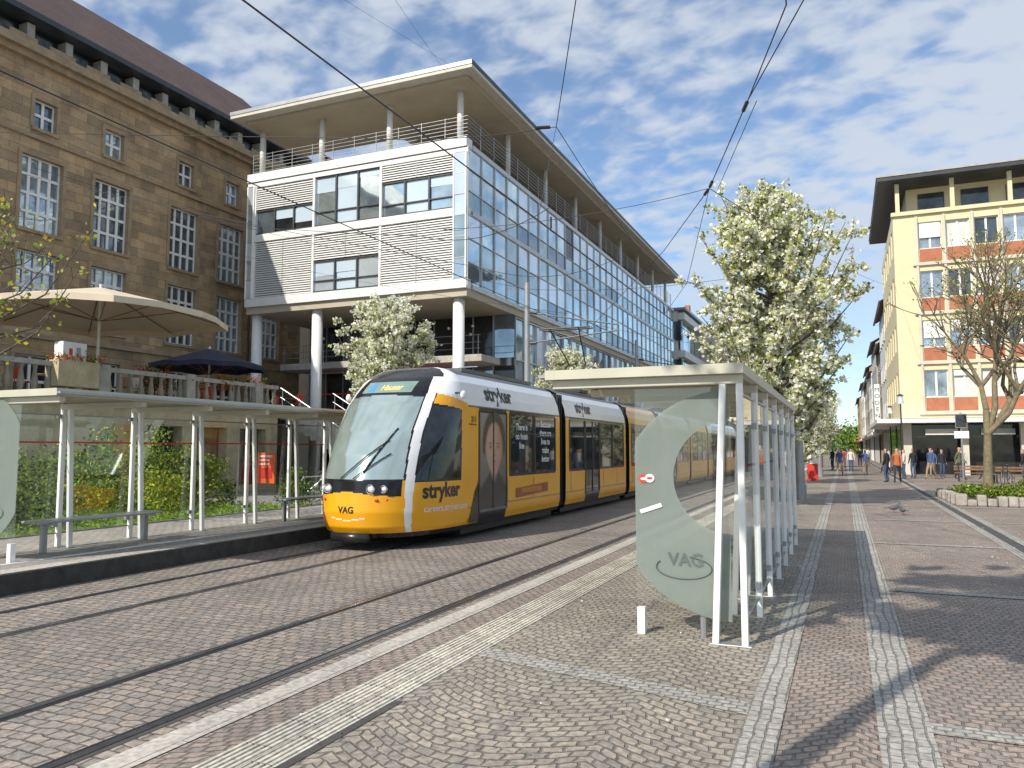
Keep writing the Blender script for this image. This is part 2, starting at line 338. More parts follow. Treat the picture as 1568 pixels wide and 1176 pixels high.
# ------------------------------------------------------------------ tram
tram=root('tram',(-7.6,0,0))
YE=12.9; n_=2.4
fz=lambda z: float(np.interp(z,[.22,.4,.65,1.0,1.17,1.6,2.0,2.5,2.83,3.0,3.12,3.2,3.25],[10.92,10.76,10.7,10.72,10.76,10.96,11.2,11.62,12.0,12.25,12.5,12.68,12.82]))
wz=lambda z: float(np.interp(z,[.22,.35,.6,2.45,2.7,2.95,3.1,3.2,3.25],[1.07,1.13,1.15,1.15,1.11,1.02,.9,.72,.5]))
def nose_x(y,z):
    f=fz(z);L_=YE-f;w_=wz(z); c=max(0,min(1,1-(y-f)/L_)); return w_*(1-c**n_)**(1/n_) if y<YE else w_
def nose_y(x,z):
    f=fz(z);L_=YE-f;s=min(1,abs(x)/wz(z)); return f+L_*(1-(1-s**n_)**(1/n_))
def region(u,z,y,x):
    if z<.30: return tblack
    wb=.70+.02*math.sin(z*2)
    if z>3.02 and u<.86: return tblack
    if u<wb:
        if z>1.16: return (tblack if (u>wb-.02 or z<1.18) else wind) if z<2.66-.05*(u/.7)**2 else tblack
        if z>.90 and u<.69: return tblack if (z>.99-.13*u) else yellow
        if abs(z-(.52+.10*(x/.5)**2))<.009 and abs(x)<.33: return twhite
        return yellow
    bw=.05+.055*max(0,(z-.3)/2.3)
    if u<wb+bw and z>.3: return twhite
    if z>2.55+max(0,12.9-y)*.2: return twhite
    if z<1.12: return yellow
    f=wb+bw+.012
    if u<f: return tblack
    if 1.16<z<2.38+max(0,12.7-y)*.12 and y<12.62: return twin
    if y<12.66 and z<2.42+max(0,12.7-y)*.12: return tblack
    return yellow
m=MB(); rows=150; cols=240
zs=[.22+(3.25-.22)*i/rows for i in range(rows+1)]
ts=[-math.pi/2+math.pi*j/cols for j in range(cols+1)]
V=[]
for z in zs:
    f=fz(z);L_=YE-f;w_=wz(z)
    for t in ts:
        s=math.sin(t);c=math.cos(t)
        V.append((math.copysign(abs(s)**(2/n_),s)*w_, f+L_*(1-max(0,c)**(2/n_)), z))
m.v=V
for i in range(rows):
    for j in range(cols):
        a=i*(cols+1)+j; q=(a,a+1,a+cols+2,a+cols+1); m.f.append(q)
        x=sum(V[k][0] for k in q)/4; y=sum(V[k][1] for k in q)/4; z=sum(V[k][2] for k in q)/4
        m.m.append(m.mi(region(abs(x)/wz(z),z,y,x)))
b0=rows*(cols+1)
for j in range(cols//2):
    m.f.append((b0+j,b0+j+1,b0+cols-j-1,b0+cols-j) if j<cols//2-1 else (b0+j,b0+j+1,b0+cols-j)); m.m.append(m.mi(tblack))
nose=m.build('front_cab',tram,smooth=True)
END=52.0
nb=bpy.data.objects.new('rear_cab',nose.data); sc.collection.objects.link(nb); nb.parent=tram; nb.rotation_euler[2]=math.pi; nb.location=(0,END+YE,0)
prof=[.22,.30,.42,.5,1.12,1.18,2.42,2.5,2.62,2.7,2.95,3.1,3.2,3.25]
def module(name,segs,coam,low=yellow):
    m=MB()
    for (a,b,ty) in segs:
        for s in(1,-1):
            for z0,z1 in zip(prof,prof[1:]):
                zm=(z0+z1)/2
                if zm<.3: mt=tblack
                elif zm>2.5: mt=coam if zm<3.15 else tgrey
                elif ty=='w': mt=twin if 1.18<zm<2.42 else (tblack if 1.12<zm else low)
                elif ty=='d': mt=twin if .5<zm<2.42 else tblack
                elif ty=='y': mt=yellow
                else: mt=(tblack if 1.12<zm<2.5 else low)
                P=[(s*wz(z0),a,z0),(s*wz(z0),b,z0),(s*wz(z1),b,z1),(s*wz(z1),a,z1)]
                m.poly(P if s>0 else P[::-1],mt)
        m.poly([(-.5,a,3.25),(.5,a,3.25),(.5,b,3.25),(-.5,b,3.25)],tgrey)
    y0=segs[0][0]; y1=segs[-1][1]
    for y in(y0,y1):
        m.poly([(wz(z),y,z) for z in prof]+[(-wz(z),y,z) for z in prof[::-1]],tblack)
    m.build(name,tram)
    m=MB()
    for (a,b,ty) in segs:
        if ty in'wd':
            z0=.5 if ty=='d' else 1.18
            for s in(1,-1):
                X=s*1.151
                for y in ((a,b) if ty=='w' else (a,(a+b)/2,b)):
                    m.box(min(X,X+s*.012),max(X,X+s*.012),y-.025,y+.025,z0-.02,2.44,black)
                if ty=='w': m.box(min(X,X+s*.008),max(X,X+s*.008),a+.03,b-.03,2.02,2.04,black)
                else:
                    m.box(min(X,X+s*.01),max(X,X+s*.01),a+.03,b-.03,.48,.54,tgrey)
    for s in(1,-1):
        X=s*1.1505
        y=y0+.4
        while y<y1-.3:
            m.box(min(X,X+s*.003),max(X,X+s*.003),y,y+.012,.62,1.10,tgrey); y+=1.45
        m.box(min(X,X+s*.004),max(X,X+s*.004),y0+.02,y1-.02,.60,.612,tgrey)
        X=s*1.1
        m.box(min(X,X+s*.055),max(X,X+s*.055),y0+.02,y1-.02,2.49,2.515,tgrey)
    m.box(-.95,.95,y0+.1,y1-.1,.10,.22,black)
    for yy in(y0+.9,y1-.9):
        for s in(-.5,.5): m.cyl((s-.06,yy,.30),(s+.06,yy,.30),.29,steel,n=20)
    m.box(-.55,.55,y0+.9,y1-.4,3.252,3.33,tgrey)
    m.build(name+'_trim',tram)
mods=[('module_a',[(12.9,13.38,'y'),(13.38,14.68,'d'),(14.68,14.85,'y'),(14.85,16.2,'w'),(16.28,17.62,'w'),(17.62,17.95,'y')],twhite)]
mods[0][1].insert(4,(16.2,16.28,'p'))
def mid(y0,y1,pat):
    tot=sum(q[1] for q in pat); y=y0; o=[]
    for ty,l in pat:
        l2=l*(y1-y0)/tot; o.append((y,y+l2,ty)); y+=l2
    return o
P1=[('y',.3),('w',1.3),('p',.1),('d',1.35),('p',.1),('w',1.3),('p',.1),('w',1.3),('y',.3)]
P2=[('y',.3),('w',1.3),('p',.08),('w',1.3),('p',.08),('w',1.1),('y',.3)]
ys=[(18.4,24.2,P1,twhite),(24.65,29.0,P2,yellow),(29.45,35.3,P1,twhite),(35.75,40.2,P2,yellow),(40.65,46.4,P1,twhite),(46.85,END,P2,twhite)]
for i,(a,b,p,c) in enumerate(ys): mods.append(('module_'+'bcdefg'[i],mid(a,b,p),c))
for nme,segs,c in mods: module(nme,segs,c)
m=MB()
for a in(17.95,24.2,29.0,35.3,40.2,46.4):
    for k in range(6):
        y=a+.02+k*.07; ww=1.06 if k%2 else 1.0
        m.box(-ww,ww,y,y+.06,.3,3.05,rubber)
    m.box(-.95,.95,a,a+.45,.35,2.9,rubber)
m.build('gangway_bellows',tram)
m=MB()
for s in(-1,1):
    for xx,r in((.42,.075),(.60,.06)):
        y=nose_y(xx,1.02); m.ell((s*xx,y-.0,1.03),r,.04,r*.8,lamp); m.ring((s*xx,y-.03,1.03),r*1.0,.008,'Y',steel,16,4)
    y=nose_y(.5,.86); m.ell((s*.5,y,.85),.04,.02,.03,redl)
    y=nose_y(.64,.84); m.ell((s*.62,y,.86),.03,.02,.03,orangep)
    m.cyl((s*1.05,12.55,2.72),(s*1.24,12.5,2.72),.018,black); m.ell((s*1.25,12.5,2.68),.05,.07,.08,twhite)
    m.box(*(sorted((s*1.153,s*1.16))),12.95,13.25,2.15,2.17,black)
for (xa,za,xb,zb) in((-.15,1.2,.52,1.85),(.1,1.2,.60,1.62)):
    pts=[(xa+(xb-xa)*i/5,za+(zb-za)*i/5) for i in range(6)]
    for p,q in zip(pts,pts[1:]): m.cyl((p[0],nose_y(p[0],p[1])-.03,p[1]),(q[0],nose_y(q[0],q[1])-.03,q[1]),.011,black,n=6)
pts=[(.25+.33*i/6,1.3+.75*i/6) for i in range(7)]
for p,q in zip(pts,pts[1:]): m.cyl((p[0],nose_y(p[0],p[1])-.015,p[1]),(q[0],nose_y(q[0],q[1])-.015,q[1]),.016,black,n=6)
m.box(-.35,.35,10.78,11.0,.16,.30,black)
m.build('cab_lights_and_wipers',tram,smooth=True)
txb=M('lettering_black',(.02,.02,.02),.4); txg=M('lettering_grey',(.10,.13,.12),.5)
grid=lambda x,z:(x,nose_y(x,z)-.008,z)
text('operator_lettering','VAG',.15,lambda x,y:grid(x-.0,.64+y),txb,tram,.004)
text('destination_text','Hauser',.15,lambda x,y:(x+.08,nose_y(x+.08,2.76+y)-.024,2.76+y),led,tram,.003)
m=MB(); gr=M('display_grey',(.20,.30,.27),.25)
def patch(xa,xb,za,zb,off,mt,nx_=14,nz_=6):
    for i in range(nx_):
        for k in range(nz_):
            a=xa+(xb-xa)*i/nx_; b=xa+(xb-xa)*(i+1)/nx_; c=za+(zb-za)*k/nz_; d=za+(zb-za)*(k+1)/nz_
            m.poly([(p,nose_y(p,q)-off,q) for p,q in((a,c),(b,c),(b,d),(a,d))],mt)
patch(-.56,.50,2.71,2.93,.012,gr); patch(-.42,-.29,2.74,2.89,.018,ledb,3,4)
m.build('destination_display',tram)
text('side_lettering_front','stryker',.36,lambda x,y:(nose_x(x+12.05,.86+y)+.006,x+12.05,.86+y),txb,tram,.012)
text('side_lettering_url','careers.stryker.com',.16,lambda x,y:(nose_x(x+12.2,.62+y)+.007,x+12.2,.62+y),twhite,tram,.001)
def roofx(z): return wz(z)+.008
for yc in(14.4,20.0,31): text('roof_lettering','stryker',.46,lambda x,y,yc=yc:(roofx(2.66+y*.9),x+yc,2.66+y*.9),txb,tram,.016)
text('fleet_number','311',.16,lambda x,y:(1.157,x+13.14,2.2+y),txb,tram,.003)
text('window_lettering_a','There is\nno finish\nline',.2,lambda x,y:(1.158,x+15.5,2.1+y),twhite,tram,.003)
text('window_lettering_b','Because\nthere are\nlives to\nmake\nbetter',.2,lambda x,y:(1.158,x+16.95,2.2+y),twhite,tram,.003)
# portrait printed on the doors: one flat sheet with a colour per vertex
ny,nz=72,120; y0,y1,z0,z1=13.42,14.64,.56,2.4
Vp=[];Cp=[]
sm01=lambda x:max(0,min(1,x))
for i in range(nz+1):
    for j in range(ny+1):
        u=j/ny; v=i/nz; Vp.append((1.156,y0+(y1-y0)*u,z0+(z1-z0)*v))
        U=(u-.53)/.42; Vv=(v-.62)/.30
        c=np.array((.27,.26,.245))*(.5+.7*v)*(1.0-.25*u)
        hair=sm01((1.12-math.hypot(U*.98,Vv*.88-.16))*7)*sm01((Vv+.35)*4); c=c*(1-hair)+np.array((.07,.045,.03))*hair
        body=sm01((.33+.10*math.cos((u-.53)*5)-v)*14); c=c*(1-body)+np.array((.035,.035,.04))*body
        sk=np.array((.62,.38,.26))
        neck=sm01((.42-abs(U))*7)*sm01((.45-v)*20)*sm01((v-.22-.25*abs(U))*16); c=c*(1-neck)+sk*.5*neck
        jaw=U*(1.18 if Vv>-.2 else 1.18+(-.2-Vv)*.55)
        face=sm01((1-math.hypot(jaw,Vv*.98))*7)
        shade=1.12-.55*max(0,U)**1.2-.12*abs(Vv)-.22*max(0,-U)**2; c=c*(1-face)+sk*shade*face
        def dab(cu,cv,ru,rv,col,k):
            d=math.hypot((U-cu)/ru,(Vv-cv)/rv); return sm01((1-d)*1.5)*k,np.array(col)
        for s in(-1,1):
            for a in(dab(s*.34,.07,.24,.13,(.34,.19,.13),.5),dab(s*.34,.05,.11,.035,(.5,.45,.4),.5),dab(s*.34,.05,.06,.045,(.03,.02,.015),1),dab(s*.35,.19,.24,.035,(.10,.06,.04),.75),dab(s*.40,-.25,.22,.16,(.70,.40,.28),.25)):
                c=c*(1-a[0])+a[1]*a[0]
        for a in(dab(-.02,-.08,.07,.26,(.74,.50,.37),.4),dab(.10,-.12,.07,.22,(.40,.23,.15),.4),dab(.03,-.25,.17,.05,(.30,.16,.11),.55),dab(0,-.46,.24,.055,(.48,.22,.18),.7),dab(0,-.455,.22,.012,(.2,.08,.07),.7),dab(0,-.58,.20,.05,(.42,.25,.17),.4),dab(0,.55,.5,.2,(.70,.45,.32),.3)):
            c=c*(1-a[0])+a[1]*a[0]
        Cp.append((*[float(x) for x in c*.75],1))
Fp=[(i*(ny+1)+j,i*(ny+1)+j+1,(i+1)*(ny+1)+j+1,(i+1)*(ny+1)+j) for i in range(nz) for j in range(ny)]
me=bpy.data.meshes.new('door_portrait_print'); me.from_pydata(Vp,[],Fp); ca=me.color_attributes.new('print','FLOAT_COLOR','POINT')
for i,c in enumerate(Cp): ca.data[i].color=c
pmn=bpy.data.materials.new('printed_portrait'); t,N2,L2=nt(pmn); vc=N2.new('ShaderNodeVertexColor'); vc.layer_name='print'; L2.new(vc.outputs[0],bsdf(pmn).inputs['Base Color']); bsdf(pmn).inputs['Roughness'].default_value=.25
me.materials.append(pmn); o=bpy.data.objects.new('door_portrait_print',me); sc.collection.objects.link(o); o.parent=tram
m=MB()
m.poly([(1.1565,12.95,.32),(1.1565,13.34,.32),(1.1565,13.34,1.05),(1.1565,13.2,.9)],tblack)
m.poly([(1.1565,15.2,.66),(1.1565,17.1,.72),(1.1565,17.1,.92),(1.1565,15.2,.86)],M('ad_strip',(.30,.06,.02),.4))
m.build('side_graphics',tram)
text('side_lettering_slogan','#WEARESTRYKER',.15,lambda x,y:(1.158,x+16.1,.75+y),yellow,tram,.002)
m=MB(); yy=21.5
for s in(-.45,.45):
    m.cyl((s,yy,3.42),(s*.6,yy+1.3,4.35),.025,darkmetal); m.cyl((s*.6,yy+1.3,4.35),(s,yy+.1,5.28),.02,darkmetal)
m.cyl((-.8,yy+.1,5.3),(.8,yy+.1,5.3),.03,darkmetal); m.cyl((-.8,yy+.4,5.3),(.8,yy+.4,5.3),.03,darkmetal); m.box(-.6,.6,yy-.3,yy+.5,3.34,3.42,darkmetal)
m.build('pantograph',tram)

# ------------------------------------------------------------------ shelters
roofpanel=M('roof_panel',(.42,.46,.42),.4,0,.15)
def shelter(xb,sg,frames,z0,H,cant,endpanels):
    e=root('tram_shelter'); m=MB(); y0,y1=frames[0],frames[-1]
    X=lambda a: xb+sg*a
    def bx(a,b,*r): 
        p,q=sorted((X(a),X(b))); m.box(p,q,*r)
    for y in frames:
        for a0,a1 in((0,.0),(.25,.14)):
            m.hexa([(X(a+da),y+dy,zz_) for (a,zz_) in ((a0,z0),(a1,z0+H)) for da in(-.028,.028) for dy in(-.035,.035)],white)
        bx(-.03,cant,y-.04,y+.04,z0+H-.085,z0+H-.003,shelterbeam)
        bx(-.06,.30,y-.06,y+.06,z0,z0+.012,steel)
    m.build('posts_and_ribs',e,bevel=.006)
    m=MB()
    bx(-.05,.02,y0-.12,y1+.12,z0+H,z0+H+.09,shelterbeam); bx(cant-.05,cant+.05,y0-.12,y1+.12,z0+H,z0+H+.09,shelterbeam)
    bx(.021,cant-.051,y0-.12,y0-.04,z0+H,z0+H+.09,shelterbeam); bx(.021,cant-.051,y1+.04,y1+.12,z0+H,z0+H+.09,shelterbeam)
    n=int((y1-y0)/.6)
    for k in range(1,n): 
        y=y0+(y1-y0)*k/n; bx(.025,cant-.055,y-.02,y+.02,z0+H+.01,z0+H+.07,shelterbeam)
    bx(.03,cant-.06,y0-.03,y1+.03,z0+H+.075,z0+H+.085,roofpanel)
    bx(cant+.05,cant+.12,y0-.12,y1+.12,z0+H+.02,z0+H+.05,steel)
    m.build('roof',e)
    m=MB()
    for a,b in zip(frames,frames[1:]):
        m.poly([(X(.004),a+.05,z0+.22),(X(.004),b-.05,z0+.22),(X(.004),b-.05,z0+H-.18),(X(.004),a+.05,z0+H-.18)],glass)
    m.build('glass_wall',e)
    m=MB()
    for a,b in zip(frames,frames[1:]):
        bx(-.012,.02,a+.05,b-.05,z0+.2,z0+.219,steel); bx(-.012,.02,a+.05,b-.05,z0+H-.179,z0+H-.16,steel)
        bx(.006,.008,a+.05,b-.05,z0+1.53,z0+1.555,redp)
        for z in(z0+.3,z0+1.9):
            bx(-.02,.03,a+.04,a+.10,z,z+.06,steel); bx(-.02,.03,b-.10,b-.04,z,z+.06,steel)
    m.build('glass_rails',e)
    for yp in endpanels:
        m=MB(); cx=.12; cz=z0+1.2; RR=1.03; r=.50; off=.24; pts=[]
        for k in range(61):
            th=math.pi/2+math.pi*k/60; dx,dz=-math.cos(th),math.sin(th)
            ro=RR
            if dx>1e-3: ro=min(RR,.86/dx)
            bb=-dz*off; ri=-bb+math.sqrt(bb*bb-(off*off-r*r)); pts.append(((cx+dx*ri,cz+dz*ri),(cx+dx*ro,cz+dz*ro)))
        for p,q in zip(pts,pts[1:]):
            m.poly([(X(p[0][0]),yp,p[0][1]),(X(q[0][0]),yp,q[0][1]),(X(q[1][0]),yp,q[1][1]),(X(p[1][0]),yp,p[1][1])],frosted)
        m.build('frosted_end_disc',e)
        m=MB(); m.poly([(X(.1),yp+.012,z0+.3),(X(.98),yp+.012,z0+.3),(X(.98),yp+.012,z0+H-.1),(X(.1),yp+.012,z0+H-.1)],glass); m.build('end_glass',e)
        m=MB(); m.box(*sorted((X(.90),X(.97))),yp-.03,yp+.04,z0,z0+.24,white); m.cyl((X(.38),yp+.05,z0),(X(.38),yp+.05,z0+.36),.03,steel); m.build('end_supports',e)
        tcx=X(.52)
        text('end_lettering','VAG',.16,lambda x,y:(tcx+x,yp-.008,z0+.64+y),txg,e,.003)
        m=MB()
        pr=None
        for k in range(41):
            a=2*math.pi*k/40*.8+2.6; p=(tcx-.02+.25*math.cos(a),yp-.008,z0+.62+.10*math.sin(a))
            if pr: m.cyl(pr,p,.006,txg,n=4,cap=False)
            pr=p
        m.build('end_logo_ring',e)
    return e
def bench(x,y0,y1,z0):
    e=root('platform_bench'); m=MB()
    for i in range(4): m.box(x-.2+i*.105,x-.2+i*.105+.085,y0,y1,z0+.42,z0+.45,steel)
    for y in(y0+.2,y1-.2):
        m.box(x-.03,x+.03,y-.04,y+.04,z0,z0+.42,steel); m.box(x-.2,x+.2,y-.03,y+.03,z0+.385,z0+.419,steel)
    m.build('seat_and_legs',e,bevel=.008)
sh=shelter(-.84,-1,[7.05,8.3,9.5,10.75,12.0,13.3,14.6],0,2.36,1.75,[7.16])
m=MB(); m.box(-.98,-.9,9.7,9.72,1.0,1.7,white); m.box(-.99,-.96,9.6,10.6,.9,1.9,white); m.box(-.995,-.991,9.65,10.55,1.6,1.85,redp)
m.build('timetable_case',sh)
m=MB()
for k,(x,z,mt,mt2) in enumerate(((-1.74,1.42,redp,white),(-1.68,1.425,white,redp))):
    m.poly([(x+.045*math.cos(a*.4),7.152-k*.003,z+.04*math.sin(a*.4)) for a in range(16)],mt)
    m.poly([(x+.028*math.cos(a*.4),7.150-k*.003,z+.012*math.sin(a*.4)) for a in range(16)],mt2)
m.poly([(-1.78,7.15,1.13),(-1.58,7.15,1.20),(-1.565,7.15,1.165),(-1.765,7.15,1.095)],white)
m.build('stickers',sh)
bench(-1.35,9.6,11.6,0.008)
sh2=shelter(-10.75,1,[6.7,7.95,9.2,10.5,11.85,13.1,14.3],.25,2.12,1.65,[6.62,14.45])
m=MB(); m.box(-10.70,-10.28,12.10,12.12,1.02,1.62,orangep)
for (a,b,c,d,mt) in((-10.66,-10.34,1.53,1.57,white),(-10.66,-10.40,1.46,1.49,white),(-10.64,-10.34,1.12,1.32,redp),(-10.66,-10.42,1.38,1.41,white)): m.box(a,b,12.092,12.099,c,d,mt)
m.build('orange_poster',sh2)
bench(-10.3,7.2,9.3,.25); bench(-10.35,12.3,14.2,.25)

# ------------------------------------------------------------------ main modern building
mbld=root('modern_office_building')
F=lambda u,z,d:(u,30.4+d,z); S=lambda u,z,d:(-15.3-d,u,z)
X0,X1=-28.0,-15.3
m=MB()
m.box(X0,X1-.05,30.5,76.4,8.55,8.9,roofund)
tbox(m,F,X0,X1,8.9,9.32,-.06,.4,offwhite); tbox(m,F,X0,X1,12.25,12.62,-.06,.4,offwhite); tbox(m,F,X0,X1,15.42,15.85,-.1,.5,offwhite)
tbox(m,F,X0,X1,15.15,15.38,-.03,.3,offwhite)
m.box(X0,X1-.3,30.95,76.3,15.5,15.8,roofund)
for z in(8.9,12.3,15.4): m.box(-15.7,-15.24,30.9,76.5,z,z+.22,mull)
m.box(X0,X0+.3,30.9,76,8.9,15.4,offwhite)
m.box(X0+.3,X1-.5,31.6,31.7,9.32,15.1,darkmetal)
m.build('slabs',mbld)
m=MB()
curt=glass_bld('glass_with_curtain',(.62,.74,.84),.25,.12,.08)
def pane(u0,u1,z0,z1,gl,n=3,split=None):
    for k in range(n):
        a=u0+(u1-u0)*k/n; b=u0+(u1-u0)*(k+1)/n
        tquad(m,F,a,b,z0,z1,.12,random.choice(gl),j=.012)
        if random.random()<.6: tquad(m,F,a+.04,b-.04,z1-R(.3,.9),z1-.03,.105,curt)
        tbox(m,F,a-.04,a+.04,z0,z1,.02,.14,darkmetal)
    tbox(m,F,u1-.04,u1+.04,z0,z1,.02,.14,darkmetal)
    tbox(m,F,u0,u1,z0,z0+.06,.03,.13,darkmetal); tbox(m,F,u0,u1,z1-.06,z1,.03,.13,darkmetal)
    if split: tbox(m,F,u0,u1,split-.025,split+.025,.03,.13,darkmetal)
def slats(u0,u1,z0,z1,mt=blind):
    tquad(m,F,u0,u1,z0,z1,.1,blindb)
    z=z0
    while z<z1-.05:
        m.hexa([F(u,zb+zo,d) for (d,zb) in((-.01,z),(.06,z+.06)) for zo in(0,.03) for u in(u0+.02,u1-.02)],mt); z+=.115
    for u in(u0+.03,(u0+u1)/2,u1-.03): tbox(m,F,u-.012,u+.012,z0,z1,-.02,-.012,steel)
B=[(-27.5,-23.8),(-23.8,-19.9),(-19.9,-15.95)]
slats(B[0][0],B[0][1]-.05,13.95,15.1); pane(B[0][0],B[0][1]-.05,12.65,13.9,[gdark,g3,g4],3)
pane(B[1][0],B[1][1]-.05,12.65,15.15,[g1,curt],3,13.35)
slats(B[2][0],B[2][1]-.05,14.35,15.1); pane(B[2][0],B[2][1]-.05,12.65,14.3,[g1,curt,g1],3,13.2)
slats(B[0][0],B[0][1]-.05,9.35,12.2)
slats(B[1][0],B[1][1]-.05,10.95,12.2); pane(B[1][0],B[1][1]-.05,9.35,10.9,[curt,g2],3,9.9)
slats(B[2][0],B[2][1]-.02,9.35,12.2)
for a,b in B:
    tbox(m,F,a-.06,a+.06,9.33,12.24,-.03,.2,offwhite); tbox(m,F,a-.06,a+.06,12.63,15.14,-.03,.2,offwhite)
for a,b in((-15.95,-15.33),(-27.95,-27.56)):
    for z in np.arange(9.33,15.1,.98):
        tquad(m,F,a,b,z,z+.93,-.07,random.choice([g1,g2,g4]),j=.006)
        tbox(m,F,a,b,z+.93,z+.98,-.09,-.0,steel)
    tbox(m,F,a-.035,a+.035,9.33,15.2,-.1,0,white); tbox(m,F,b-.035,b+.03,9.33,15.2,-.1,0,white)
m.build('front_windows_and_blinds',mbld)
m=MB(); nbay=31; bw=46.0/nbay
rowsz=[(9.12,10.1,[g4,g3,g1]),(10.1,12.3,[g1,g1,g4,g2]),(12.52,13.4,[g3,g4,g1]),(13.4,15.4,[g1,g2,g1])]
for k in range(nbay):
    a=30.4+k*bw; b=a+bw
    for z0_,z1_,gl in rowsz:
        zz0=[z0_,(z0_+z1_)/2,z1_] if z1_-z0_>1.5 else [z0_,z1_]
        for p,q in zip(zz0,zz0[1:]):
            g=random.choice(gl)
            if k in(9,) and z0_>13: g=gdark
            tquad(m,S,a,b,p,q,.02,g,j=.006)
            tbox(m,S,a,b,q-.02,q+.02,-.03,.015,mull)
    tbox(m,S,a-.025,a+.025,9.0,15.45,-.05,.015,mull)
    if k>=4:
        for z0_,z1_ in((.3,2.2),(2.2,4.3),(4.6,6.3),(6.3,8.5)):
            tquad(m,S,a,b,z0_,z1_,.25,random.choice([g1,g3,g4,g2]),j=.008); tbox(m,S,a,b,z1_-.04,z1_+.04,.15,.245,mull)
        tbox(m,S,a-.03,a+.03,.1,8.5,.12,.245,mull)
m.build('side_curtain_wall',mbld)
m=MB()
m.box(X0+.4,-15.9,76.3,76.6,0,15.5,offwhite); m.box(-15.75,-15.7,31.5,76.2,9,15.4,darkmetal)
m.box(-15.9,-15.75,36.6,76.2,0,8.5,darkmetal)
G=lambda u,z,d:(u,35.5+d,z)
u=-27.8
while u<-16:
    for z0_,z1_ in((3.4,5.9),(6.3,8.5)):
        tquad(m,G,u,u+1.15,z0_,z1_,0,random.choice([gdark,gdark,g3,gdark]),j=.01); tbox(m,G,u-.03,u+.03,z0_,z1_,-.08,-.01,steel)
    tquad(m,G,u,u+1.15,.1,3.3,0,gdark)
    u+=1.15
m.box(-28,-15.9,33.2,35.4,5.92,6.25,concrete); m.box(-28,-15.9,35.45,35.5,3.3,3.42,steel)
for x in np.arange(-27.8,-16,1.3): m.cyl((x,33.25,6.25),(x,33.25,7.2),.02,steel,n=6)
for z in(6.55,6.85,7.2): m.cyl((-28,33.25,z),(-16,33.25,z),.018,steel,n=6)
m.box(-27,-17,34.2,34.5,4.6,4.66,redp)
for k in range(14): m.ell((R(-27,-17),R(34,35),R(7.4,8.1)),.08,.08,.08,white,8,5)
m.build('recessed_lower_floors',mbld)
m=MB()
for x in(-27.7,-23.9,-16.0): m.cyl((x,31.0,0),(x,31.0,8.55),.27,white,n=20)
for y in(36.5,42,48): m.cyl((-15.9,y,0),(-15.9,y,8.5),.2,white,n=16)
for x in(-27.6,-23.8,-19.8,-15.95): m.cyl((x,30.95,15.85),(x,30.95,18.35),.15,offwhite,n=16)
for y in np.arange(36.5,76,5.6): m.cyl((-15.95,y,15.8),(-15.95,y,18.35),.13,offwhite,n=12)
m.build('columns',mbld,smooth=True)
m=MB()
m.box(-28.3,-14.55,29.3,34.6,18.5,18.78,rooftop); m.box(-27.8,-15.05,29.9,34.55,18.34,18.495,roofund)
m.box(-21.5,-14.55,34.61,77.3,18.5,18.78,rooftop); m.box(-21.0,-15.05,34.6,76.8,18.34,18.495,roofund)
m.box(-28.32,-14.53,29.27,29.295,18.66,18.84,steel); m.box(-14.545,-14.52,29.27,77.3,18.66,18.84,darkmetal)
m.build('flying_roof',mbld)
m=MB()
PH=lambda u,z,d:(-18.2-d,u,z)
for k in range(27):
    a=36+k*1.5; tquad(m,PH,a,a+1.5,15.85,18.3,0,random.choice([g3,gdark,g1]),j=.01); tbox(m,PH,a-.04,a+.04,15.85,18.3,-.06,-.005,steel)
m.box(-21,-18.3,35.9,76,15.85,18.3,darkmetal)
for z in np.arange(16.05,17.0,.18):
    m.cyl((X0+.1,30.6,z),(X1-.1,30.6,z),.014,steel,n=5); m.cyl((X1-.1,30.6,z),(X1-.1,76,z),.014,steel,n=5); m.cyl((X0+.1,30.6,z),(X0+.1,40,z),.014,steel,n=5)
for x in np.arange(X0+.1,X1,1.26): m.cyl((x,30.6,15.8),(x,30.6,17),.02,steel,n=6)
for y in np.arange(32,76,1.5): m.cyl((X1-.1,y,15.8),(X1-.1,y,17),.02,steel,n=6)
m.build('penthouse_and_railing',mbld)

# ------------------------------------------------------------------ sandstone building
ob=root('sandstone_building'); m=MB(); O=lambda u,z,d:(-31-d,u,z)
cols_=[10.9,14.4,17.9,21.4,24.8,29.1,32.4,35.6]; holes=[]
wfr=M('window_frame_white',(.82,.82,.79),.5,0,.06)
gob=[glass_bld('old_glass_a',(.42,.52,.62),.7,.05,.4,2),glass_bld('old_glass_b',(.16,.19,.22),.6,.05,.6,2),glass_bld('old_glass_c',(.34,.43,.52),.7,.05,.5,2)]
for c in cols_:
    holes.append((c-.5,c+.5,15.25,16.5,gob,2,2)); holes.append((c-.92,c+.92,10.85,14.0,gob,4,4)); holes.append((c-.92,c+.92,7.0,9.95,gob,4,4))
    holes.append((c-.8,c+.8,3.4,5.6,[gdark],2,2))
facade(m,O,4,38.5,0,18.0,holes,.26,sand,sandtrim,gob,wfr,sill=sandtrim,fw=.12)
for h in holes:
    a,b,c,d=h[:4]
    tbox(m,O,a-.16,a-.003,c,d,-.05,.02,sandtrim); tbox(m,O,b+.003,b+.16,c,d,-.05,.02,sandtrim); tbox(m,O,a-.16,b+.16,d+.002,d+.17,-.06,.02,sandtrim)
tbox(m,O,4,38.5,14.75,14.92,-.1,.02,sandtrim); tbox(m,O,4,38.5,6.3,6.5,-.12,.02,sandtrim)
tbox(m,O,4,38.5,18.0,18.25,-.25,.3,sandtrim); tbox(m,O,4,38.5,18.25,18.6,-.5,.3,sandtrim)
tbox(m,O,4,38.5,18.6,19.6,.5,.7,darkmetal)
